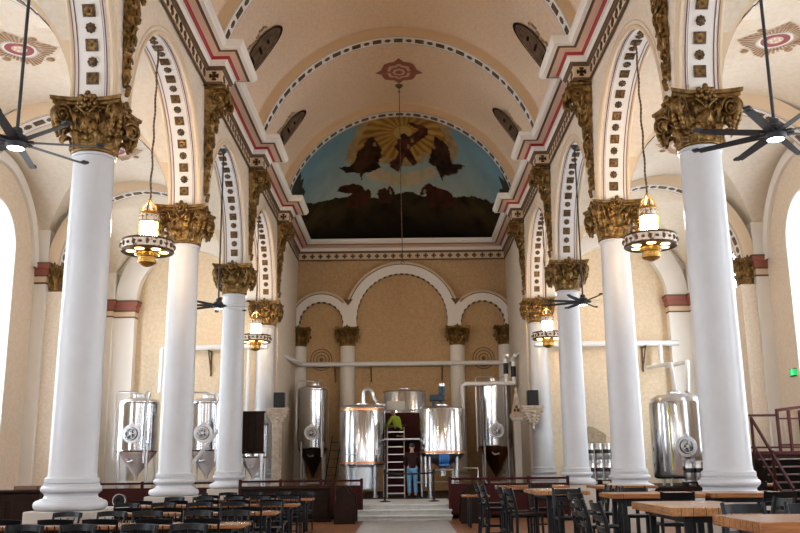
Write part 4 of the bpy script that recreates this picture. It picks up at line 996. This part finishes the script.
a=MB(); a.bbox(-1.25,1.2,-.03,.03,0,.86,.01); part('board',a,'darkwood',t)
a=MB(); a.bbox(-1.28,1.22,-.08,.08,.86,.91,.012); part('cap_rail',a,'darkwood',t)
for i in range(4): a=MB(); x=-1.15+i*.6; a.bbox(x,x+.5,-.055,-.028,.12,.75,.012); part('raised_panel',a,'darkwood',t)
# dark panelled pew block at the far left
t=thing('side_bench','dark panelled wooden bench standing in the left aisle by the near column','bench',(-6.95,17.0,0))
a=MB(); a.bbox(-1.2,.32,-.25,.25,0,1.05,.015); part('carcass',a,'darkwood',t)
a=MB(); a.bbox(-1.25,.37,-.30,.30,1.05,1.10,.015); part('top',a,'darkwood',t)
for i in range(3): a=MB(); x=-1.12+i*.48; a.bbox(x,x+.38,-.28,-.24,.15,.92,.02); a.prism([(x+.08,.2),(x+.30,.2),(x+.30,.66),(x+.19,.82),(x+.08,.66)],lambda u,v,w:(u,w,v),-.295,-.27); part('raised_panel',a,'darkwood',t)
a=MB(); a.bbox(-.22,.22,-.15,.15,0,.015,.004)
for x0,x1,y0,y1 in((-.22,.22,-.15,-.135),(-.22,.22,.135,.15),(-.22,-.205,-.15,.15),(.205,.22,-.15,.15)): a.box(x0,x1,y0,y1,0,.07)
single('wooden_tray',a,'tray','small brown wooden tray on the dark side bench','tray',(-6.92,17.0,1.10))
# hose reel trolley low behind the left chairs
t=thing('hose_reel','round black hose reel on a low steel cart in the left aisle','hose reel',(-7.1,22.9,0))
a=MB(); a.bbox(-.9,.45,-.25,.25,.48,.53,.01); part('deck',a,'steel2',t)
for x in(-.85,.40):
    for y in(-.2,.2): a=MB(); a.tube([(x,y,0),(x,y,.48)],.02,6); part('leg',a,'steel2',t)
a=MB(); a.lathe([(.11,-.1),(.15,-.08),(.15,.08),(.11,.1),(.04,.1),(.04,-.1),(.11,-.1)],(0.05,0,.68),24,axis='y',cap=False); part('reel',a,'black',t)
a=MB(); a.tube([(.05+.155*math.cos(2*PI*i/24),-.11,.68+.155*math.sin(2*PI*i/24)) for i in range(24)],.010,5,closed=True); part('rim',a,'steel2',t)
# staircase in the right aisle
t=thing('staircase','dark staircase rising to a landing by the right aisle wall','staircase',(10.1,0,0))
for i in range(9):
    z=1.74-.193*(i+1); y=24.3-.27*i
    a=MB(); a.bbox(-.62,.68,y-.30,y,z-.04,z,.006); part('tread',a,'treadwood',t)
    a=MB(); a.bbox(-.60,.66,y-.03,y-.005,max(0,z-.19),z-.04,.003); part('riser',a,'black',t)
a=MB(); a.bbox(-.75,.68,24.3,25.5,1.64,1.74,.01); part('landing',a,'redwood',t)
a=MB(); a.box(-.70,.66,24.35,25.45,0,1.64); part('landing_base',a,'darkwood',t)
for x in(-.70,): 
    a=MB(); a.bar((x,24.3,2.62),(x,22.0,.78),.05,.07); part('handrail',a,'redwood',t)
    a=MB(); a.bar((x,24.3,1.9),(x,22.0,.2),.04,.05); part('handrail',a,'redwood',t)
    for y,z in((24.3,2.65),(23.1,1.75),(22.0,.85)): a=MB(); a.bbox(x-.03,x+.03,y-.03,y+.03,0 if y<24 else 1.6,z,.006); part('post',a,'redwood',t)
a=MB(); a.bar((-.85,24.4,2.69),(.05,24.4,2.69),.05,.06); part('guard_rail',a,'redwood',t)
a=MB(); a.bar((-.85,24.4,1.84),(.6,24.4,1.84),.04,.05); part('guard_rail',a,'redwood',t)
for x in(-.82,): a=MB(); a.bbox(x-.03,x+.03,24.37,24.43,0,2.7,.006); part('post',a,'redwood',t)
a=MB()
for x in(.05,.36,.66): a.bbox(x-.035,x+.035,24.36,24.44,1.74,2.82,.008)
a.bar((.02,24.4,2.82),(.70,24.4,2.90),.07,.08); a.bar((.05,24.4,2.60),(.66,24.4,2.60),.04,.04); a.bar((.05,24.4,1.9),(.66,24.4,1.9),.04,.05); part('gate',a,'redwood',t)
t=thing('exit_sign','small green lit box on the right aisle wall beside the window','sign',(10.86,24.75,3.87))
a=MB(); a.bbox(-.04,.04,-.16,.16,-.11,.11,.012); part('housing',a,'black',t); a=MB(); a.bbox(-.055,-.035,-.13,.13,-.085,.085,.01); part('lit_face',a,'green',t); a=MB(); a.bbox(-.13,.13,-.165,-.15,-.085,.085,.005); part('side_face',a,'green',t)
# stanchions with a belt
for x,w in((-.54,'left'),(.93,'right')):
    t=thing('stanchion','black belt stanchion on the marble landing, %s one'%w,'stanchion',(x,27.5,.40),0,'belt stanchions')
    a=MB(); a.lathe([(0,0),(.17,0),(.17,.015),(.06,.04),(.03,.05)],n=24,cap=False); part('base',a,'black',t)
    a=MB(); a.lathe([(.028,.04),(.028,.80),(.04,.81),(.04,.93),(.03,.95),(0,.95)],n=14,cap=False); part('post',a,'black',t)
a=MB(); a.grid(lambda u,v:(-.54+.04+(1.47-.08)*u,0,.86-.05*v*1-.03*math.sin(PI*u)),16,1); a.grid(lambda u,v:(-.54+.04+(1.47-.08)*u,.006,.86-.05*v-.03*math.sin(PI*u)),16,1)
single('barrier_belt',a,'leather','black belt stretched between the two stanchions','belt',(0,27.497,.40))
# slim microphone-like rod rising left of the ladder
# ================================================================ TABLES AND CHAIRS
def chair_proto():
    d={}
    d['seat']=MB().bbox(-.21,.21,-.20,.22,.43,.465,.014).mesh('seat','chair')
    d['apron']=MB().bbox(-.18,.18,-.17,.19,.38,.43,.006).mesh('apron','chair')
    for s,n in((-1,'a'),(1,'b')):
        d['rear'+n]=MB().tube([(s*.185,-.22,0),(s*.185,-.185,.3),(s*.185,-.19,.46),(s*.195,-.235,.70),(s*.20,-.275,.86)],[.016,.019,.02,.018,.016],8).mesh('leg','chair')
        d['front'+n]=MB().tube([(s*.185,.20,0),(s*.18,.185,.44)],[.014,.019],8).mesh('leg','chair')
    a=MB()
    def f(u,v,e): 
        x=-.222+.444*u; return (x,-.285+e-.055*(1-(2*u-1)**2)+.0-.018*v,.795+.07*v+.012*(1-(2*u-1)**2))
    n=10; vs=[];fs=[]
    for e,rev in((-.011,0),(.011,1)):
        a.grid(lambda u,v:f(u,v,e),n,3)
    for v in(0,1): a.grid(lambda u,w:f(u,v,-.011+.022*w),n,1)
    for u in(0,1): a.grid(lambda v,w:f(u,v,-.011+.022*w),3,1)
    d['rail']=a.mesh('top_rail','chair')
    d['sp']=[MB().tube([(x*.8,-.19,.465),(x,-.262-.05*(1-(x/.21)**2),.79)],.009,6).mesh('spindle','chair') for x in(-.105,0,.105)]
    d['str']=MB().tube([(-.18,.19,.20),(.18,.19,.20)],.011,6).tube([(-.185,-.2,.24),(-.182,.19,.24)],.011,6).tube([(.185,-.2,.24),(.182,.19,.24)],.011,6).mesh('stretcher','chair')
    return d
CH=chair_proto()
def chair(x,y,rz,label,group):
    t=thing('dining_chair',label,'chair',(x,y,0),rz,group)
    link('seat',CH['seat'],t); link('apron',CH['apron'],t); link('top_rail',CH['rail'],t); link('stretcher',CH['str'],t)
    for q in('reara','rearb','fronta','frontb'): link('leg',CH[q],t)
    for m in CH['sp']: link('spindle',m,t)
    return t
def table(label,x0,x1,y0,y1,z,th,mt,group=None,ped=False):
    if z>.9: x0+=.055; x1+=.055
    cx,cy=(x0+x1)/2,(y0+y1)/2
    t=thing('dining_table' if z<.9 else 'bar_table',label,'table',(cx,cy,0),0,group); w,d=(x1-x0)/2,(y1-y0)/2
    part('tabletop',MB().bbox(-w,w,-d,d,z-th,z,.008),mt,t)
    ix,iy=max(.1,w-.18),max(.1,d-.12)
    for sx in(-1,1):
        for sy in(-1,1): part('leg',MB().bbox(sx*ix-.03,sx*ix+.03,sy*iy-.03,sy*iy+.03,0,z-th,.006),'black',t)
    a=MB(); a.bbox(-ix,ix,-iy-.02,-iy+.02,z-th-.06,z-th,.004); a.bbox(-ix,ix,iy-.02,iy+.02,z-th-.06,z-th,.004); a.bbox(-ix-.02,-ix+.02,-iy,iy,z-th-.06,z-th,.004); a.bbox(ix-.02,ix+.02,-iy,iy,z-th-.06,z-th,.004); part('under_frame',a,'black',t)
    return t
ROWN=['nearest','second','third','fourth','farthest']; rj=random.Random(3)
XS=[-2.42,-3.03,-3.66,-4.27,-4.92]
ON=['at the aisle end','second from the aisle','third from the aisle','fourth from the aisle','fifth from the aisle']
for r_,yc in enumerate((9.35,12.3,15.3,18.2,21.1)):
    xr=-2.04
    table('oak dining table of the %s row left of the aisle, aisle half'%ROWN[r_],xr-1.62,xr,yc-.36,yc+.36,.75,.045,'table','dining tables in the left nave')
    x2=-5.3
    table('oak dining table of the %s row left of the aisle, column half'%ROWN[r_],x2,xr-1.66,yc-.36,yc+.36,.75,.045,'table','dining tables in the left nave')
    for i,x in enumerate(XS):
        j=rj.uniform(-.04,.04)
        if r_>0 and not (r_ in(2,4) and i==4):
            chair(x+j,yc-.62+rj.uniform(-.06,.04),rj.uniform(-.07,.07),'black wooden chair with its back to the camera, %s table row, %s'%(ROWN[r_],ON[i]),'chairs at the left tables')
        if True:
            chair(x+.08+j,yc+.62+rj.uniform(-.05,.08),PI+rj.uniform(-.22,.10),'black wooden chair facing the camera, %s table row, %s'%(ROWN[r_],ON[i]),'chairs at the left tables')
# chairs of the left aisle seen past the first column
# tall bar tables on the right
BT='oak bar tables on the right'
table('thick oak bar table at the lower right corner of the picture',2.37,3.75,6.10,7.05,1.10,.075,'table',BT)
table('thick oak bar table with bright end grain, second from the lower right corner',2.36,3.2,8.10,9.5,1.10,.075,'tableY',BT)
table('oak bar table standing before the near right column, left half',2.66,3.85,11.7,12.5,1.10,.06,'table',BT)
table('oak bar table standing before the near right column, right half',3.90,4.95,11.65,12.45,1.10,.06,'table',BT)
table('oak bar table left of the near right column, third from the front',1.92,2.68,13.15,14.7,1.10,.06,'tableY',BT)
table('oak bar table farthest back beside the row of bar chairs',1.67,2.9,16.0,16.9,1.10,.06,'table',BT)
table('oak bar table behind the near right column',3.3,4.35,15.7,16.6,1.10,.05,'table',BT)
table('oak bar table before the kegs by the bright tank',5.6,6.6,16.4,17.2,1.10,.05,'table',BT)
table('low dark topped dining table by the right pew',1.45,2.1,22.0,22.8,.75,.045,'table')
def stool_proto():
    d={}
    d['seat']=MB().bbox(-.20,.20,-.19,.20,.74,.78,.014).mesh('seat','chair')
    for s,n in((-1,'a'),(1,'b')):
        d['r'+n]=MB().tube([(s*.19,-.24,0),(s*.185,-.19,.45),(s*.185,-.185,.78),(s*.185,-.215,.98),(s*.185,-.265,1.15)],[.018,.02,.022,.02,.019],8).mesh('leg','chair')
        d['f'+n]=MB().tube([(s*.195,.21,0),(s*.18,.18,.75)],[.016,.02],8).mesh('leg','chair')
    d['slat']=[]
    for z,y,h in((.90,-.195,.05),(1.00,-.222,.05),(1.10,-.25,.075)):
        a=MB()
        for e in(-.009,.009): a.grid(lambda u,v:(-.185+.37*u,y+e-.03*(1-(2*u-1)**2)-.02*v,z-h/2+h*v),8,1)
        for v in(0,1): a.grid(lambda u,w:(-.185+.37*u,y-.009+.018*w-.03*(1-(2*u-1)**2)-.02*v,z-h/2+h*v),8,1)
        d['slat'].append(a.mesh('back_slat','chair'))
    d['foot']=MB().tube([(-.19,.19,.28),(.19,.19,.28)],.014,6).tube([(-.19,-.21,.36),(-.185,.19,.36)],.012,6).tube([(.19,-.21,.36),(.185,.19,.36)],.012,6).tube([(-.19,-.2,.5),(.19,-.2,.5)],.012,6).mesh('footrest','chair')
    return d
ST=stool_proto()
def stool(x,y,rz,label):
    t=thing('bar_chair',label,'bar chair',(x+.05,y,0),rz,'black bar chairs at the right')
    link('seat',ST['seat'],t); link('footrest',ST['foot'],t)
    for q in('ra','rb','fa','fb'): link('leg',ST[q],t)
    for m in ST['slat']: link('back_slat',m,t)
E_=-PI/2   # facing +X
for a_ in((1.62,17.2,E_,'black ladder back bar chair farthest along the aisle on the right'),(1.58,15.3,E_,'black bar chair on the aisle side, second from the far end'),
    (1.76,14.25,E_,'black bar chair on the aisle side, third from the far end'),(1.80,13.45,E_+.1,'black bar chair on the aisle side nearest the camera in its row'),
    (2.28,12.55,PI-.0,'black bar chair turned to the table before the near right column, aisle side'),(2.30,11.0,E_+.25,'tall black bar chair standing alone at the table end left of the column'),
    (2.03,9.2,E_,'black bar chair at the end grain side of the second table, farther one'),(2.05,8.5,E_,'black bar chair at the end grain side of the second table, nearer one'),
    (2.95,7.6,PI+.15,'blue glinting bar chair behind the corner table, aisle side'),(3.45,7.62,PI-.1,'bar chair behind the corner table, wall side'),
    (3.45,8.9,-E_+.1,'bar chair on the wall side of the second table'),(3.3,12.95,PI,'bar chair behind the column table, left half'),(4.45,11.15,.1,'bar chair before the column table, right half'),(3.3,11.2,-.1,'bar chair before the column table, left half'),
    (2.3,15.15,PI,'bar chair behind the third table'),(2.95,13.6,-E_,'bar chair on the wall side of the third table, nearer one'),(2.95,14.35,-E_,'bar chair on the wall side of the third table, farther one'),(4.15,7.5,PI,'bar chair at the right picture edge behind the corner table'),
    (5.3,11.2,.3,'bar chair at the right edge of the picture before the near right column'),(6.0,15.9,0,'bar chair in front of the table before the kegs'),(3.0,5.75,0,'bar chair on the near side of the corner table below the frame')):
    if 'below the frame' not in a_[3]: stool(*a_)
# ================================================================ PEOPLE
def skin_mesh(name,joints,edges,mats,root,sub=2):
    me=bpy.data.meshes.new(name); me.from_pydata([j[0] for j in joints],edges,[]); o=bpy.data.objects.new(name,me); C.objects.link(o)
    o.modifiers.new('s','SKIN'); o.modifiers.new('u','SUBSURF').levels=sub; o.modifiers['u'].render_levels=sub
    for i,v in enumerate(me.skin_vertices[0].data):
        r=joints[i][1]; v.radius=r if isinstance(r,tuple) else (r,r); v.use_root=(i==root)
    dg=bpy.context.evaluated_depsgraph_get(); new=bpy.data.meshes.new_from_object(o.evaluated_get(dg)); new.name=name
    bpy.data.objects.remove(o); new.materials.clear()
    for m in mats: new.materials.append(M[m])
    new.polygons.foreach_set('use_smooth',[True]*len(new.polygons)); new.update(); return new
def chain(J,Ed,pts,start=None):
    prev=start
    for p,r in pts:
        J.append((p,r)); i=len(J)-1
        if prev is not None: Ed.append((prev,i))
        prev=i
    return prev
def hand(J,Ed,w,pts_dir,side,grip=.5):
    # palm and five fingers from wrist index w, direction vector, bend towards grip
    p=Vector(J[w][0]); d=Vector(pts_dir).normalized(); lat=Vector((side,0,0)); lat=(lat-d*lat.dot(d)).normalized(); nrm=d.cross(lat)
    palm=p+d*.06; J.append((tuple(palm),(.032,.018))); q=len(J)-1; Ed.append((w,q))
    for i,(o,L) in enumerate(((-.03,.062),(-.01,.075),(.01,.072),(.03,.056))):
        a=palm+d*.035+lat*o; b=a+d*L*.55-nrm*L*.25*grip; c=b+d*L*.25-nrm*L*.5*grip
        chain(J,Ed,[(tuple(a),.0095),(tuple(b),.009),(tuple(c),.0075)],q)
    a=palm-d*.015+lat*-.04; b=a+d*.035-lat*.02-nrm*.015; chain(J,Ed,[(tuple(a),.012),(tuple(b),.0095),(tuple(b+d*.025-nrm*.01),.008)],q)
def person(label,loc,rz,pose):
    t=thing('person',label,'person',loc,rz)
    B=[];E=[]
    pel=pose['pelvis']; ch=pose['chest']; nk=pose['neck']; hd=pose['head']
    mid=tuple((Vector(pel)*.5+Vector(ch)*.5))
    chain(B,E,[(pel,(.15,.11)),(mid,(.14,.105)),(ch,(.175,.115)),(tuple(Vector(ch)*.35+Vector(nk)*.65),(.11,.08)),(nk,(.056,.056)),(tuple(Vector(nk)*.45+Vector(hd)*.55),(.066,.078)),(hd,(.078,.095)),(tuple(Vector(hd)+(Vector(hd)-Vector(nk)).normalized()*.07),(.062,.075))])
    for s,k in((-1,'L'),(1,'R')):
        sh,el,wr=pose['arm'+k]; w=chain(B,E,[(sh,.06),(tuple((Vector(sh)+Vector(el))/2),.05),(el,.042),(tuple((Vector(el)+Vector(wr))/2),.038),(wr,.027)],2)
        hand(B,E,w,Vector(wr)-Vector(el),s)
        hp,kn,an,to=pose['leg'+k]; chain(B,E,[(hp,.095),(tuple((Vector(hp)+Vector(kn))/2),.078),(kn,.058),(tuple(Vector(kn)*.6+Vector(an)*.4),.056),(an,.040),(to,.038)],0)
    o=link('body',skin_mesh('body',B,E,['skin'],0),t)
    # face: nose, eyes, ears
    f=Vector(pose['face']).normalized(); h=Vector(hd); sd=f.cross(Vector((0,0,1))).normalized(); a=MB()
    a.sphere(tuple(h+f*.098-Vector((0,0,.02))),(.014,.016,.02),7,5)
    for s in(-1,1): a.sphere(tuple(h+sd*.080*s-Vector((0,0,.01))),(.014,.02,.032),7,5)
    part('nose_and_ears',a,'skin',t)
    a=MB()
    for s in(-1,1): a.sphere(tuple(h+f*.088+sd*.03*s+Vector((0,0,.012))),(.012,.010,.008),6,4)
    a.obox(h+f*.092-Vector((0,0,.058)),sd*.024,f*.006,Vector((0,0,.005))); part('eyes_and_mouth',a,'hair',t)
    # hair cap
    a=MB(); 
    def hf(u,v):
        th=2*PI*u; ph=v*PI*.60; d=sd*math.cos(th)+f*math.sin(th); back=max(0,-math.sin(th))
        ph2=v*PI*(.40+.30*back); return tuple(h+Vector((0,0,.035))-f*.008+d*.094*math.sin(ph2)*1.02+f*(.016*math.sin(th)*math.sin(ph2))+Vector((0,0,.098*math.cos(ph2))))
    a.grid(hf,24,10,cu=True); part('hair',a,'hair',t)
    # clothes over the same joints, a little larger
    J=[];E2=[]; g=.018
    chain(J,E2,[(tuple(Vector(pel)-(Vector(mid)-Vector(pel))*.35),(.172,.135)),(tuple(Vector(pel)),(.168,.13)),(mid,(.158,.122)),(ch,(.195,.135)),(tuple(Vector(ch)*.35+Vector(nk)*.65),(.12,.09))])
    for k in 'LR':
        sh,el,wr=pose['arm'+k]; chain(J,E2,[(sh,.076),(tuple((Vector(sh)+Vector(el))/2),.065),(el,.056),(tuple(Vector(el)*.15+Vector(wr)*.85),.045)],3)
    link(pose['topname'],skin_mesh(pose['topname'],J,E2,[pose['top']],0),t)
    J=[];E2=[]
    J.append((pel,(.158,.125)))
    for k in 'LR':
        hp,kn,an,to=pose['leg'+k]; chain(J,E2,[(hp,.108),(tuple((Vector(hp)+Vector(kn))/2),.092),(kn,.074),(tuple(Vector(kn)*.55+Vector(an)*.45),.072),(tuple(Vector(kn)*.05+Vector(an)*.95),.068)],0)
    link('trousers',skin_mesh('trousers',J,E2,[pose['bottom']],0),t)
    for k in 'LR':
        hp,kn,an,to=pose['leg'+k]; d=Vector(to)-Vector(an); d.z=0; d=d.normalized() if d.length>.01 else Vector((0,1,0)); sd2=Vector((-d.y,d.x,0)); z=min(an[2],to[2])
        a=MB(); c=Vector((an[0],an[1],z-.035))
        a.grid(lambda u,v:tuple(c+d*(.07+.155*math.cos(2*PI*u)*math.sin(PI*v*.5+.001))+sd2*.055*math.sin(2*PI*u)*math.sin(PI*v*.5+.001)+Vector((0,0,-.045+.11*math.cos(PI*v*.5)**1*(1-.35*math.cos(2*PI*u))))),18,6,cu=True)
        a.add([tuple(c+d*(.07+.155*math.cos(2*PI*i/18))+sd2*.055*math.sin(2*PI*i/18)+Vector((0,0,-.045))) for i in range(18)],[tuple(range(18))]); part('shoe',a,'black',t)
    return t
# local +Y is the direction faced
person('person in dark brown shirt and blue jeans standing beside the ladder, back turned',(.31,30.75,.40),.05,dict(
    pelvis=(0,0,.96),chest=(0,.02,1.30),neck=(0,.03,1.53),head=(0,.06,1.66),face=(0,1,-.15),
    armL=((-.19,.02,1.43),(-.255,.05,1.14),(-.16,.27,1.02)),armR=((.19,.02,1.43),(.255,.05,1.14),(.16,.27,1.04)),
    legL=((-.09,0,.90),(-.105,.03,.50),(-.11,-.02,.085),(-.125,.12,.045)),legR=((.09,0,.90),(.105,.03,.50),(.11,-.02,.085),(.125,.12,.045)),
    top='shirt',topname='shirt',bottom='jeans'))
person('person in a yellow green vest kneeling on the steel deck above the ladder',(-.25,32.15,2.385),.9,dict(
    pelvis=(0,-.16,.30),chest=(0,.0,.62),neck=(0,.08,.82),head=(0,.13,.95),face=(0,1,-.3),
    armL=((-.18,.02,.73),(-.24,.18,.48),(-.12,.36,.42)),armR=((.18,.02,.73),(.24,.18,.48),(.12,.36,.42)),
    legL=((-.09,-.14,.28),(-.11,.25,.09),(-.11,-.20,.08),(-.11,-.31,.05)),legR=((.09,-.14,.28),(.11,.25,.09),(.11,-.20,.08),(.11,-.31,.05)),
    top='hivis',topname='vest',bottom='shirt'))
WORLD_E,EXPO=1.1,0.10
# ================================================================ CAMERA, LIGHT
f_px,pitch,roll=888.9,.2187,.0100
cam=bpy.data.cameras.new('camera'); co=bpy.data.objects.new('camera',cam); C.objects.link(co)
cam.sensor_width=36; cam.lens=f_px/800*36; cam.clip_end=200
co.matrix_world=Matrix.Translation((.092,0,1.5))@Matrix.Rotation(.0041,4,'Z')@Matrix.Rotation(PI/2+pitch,4,'X')@Matrix.Rotation(-roll,4,'Z')
sc.camera=co
w=bpy.data.worlds.new('world'); sc.world=w; w.use_nodes=True; bg=w.node_tree.nodes['Background']; bg.inputs[1].default_value=WORLD_E
N,L=w.node_tree.nodes,w.node_tree.links; tc=N.new('ShaderNodeTexCoord'); sx=N.new('ShaderNodeSeparateXYZ'); rp=N.new('ShaderNodeValToRGB')
L.new(tc.outputs['Generated'],sx.inputs[0]); mr=N.new('ShaderNodeMapRange'); mr.inputs['From Min'].default_value=-1; L.new(sx.outputs['Z'],mr.inputs['Value']); L.new(mr.outputs[0],rp.inputs[0])
e=rp.color_ramp.elements; e[0].position=.47; e[0].color=(.10,.10,.10,1); e[1].position=.56; e[1].color=(.80,.92,1.10,1); x=e.new(.495); x.color=(.25,.26,.27,1)
L.new(rp.outputs[0],bg.inputs[0])
sc.view_settings.view_transform='Standard'; sc.view_settings.look='None'; sc.view_settings.gamma=1; sc.view_settings.use_curve_mapping=False
sc.view_settings.exposure=EXPO
sc.cycles.use_denoising=True; sc.cycles.max_bounces=8; sc.cycles.diffuse_bounces=4; sc.cycles.glossy_bounces=4
sc.cycles.sample_clamp_indirect=6; sc.cycles.caustics_reflective=False; sc.cycles.caustics_refractive=False
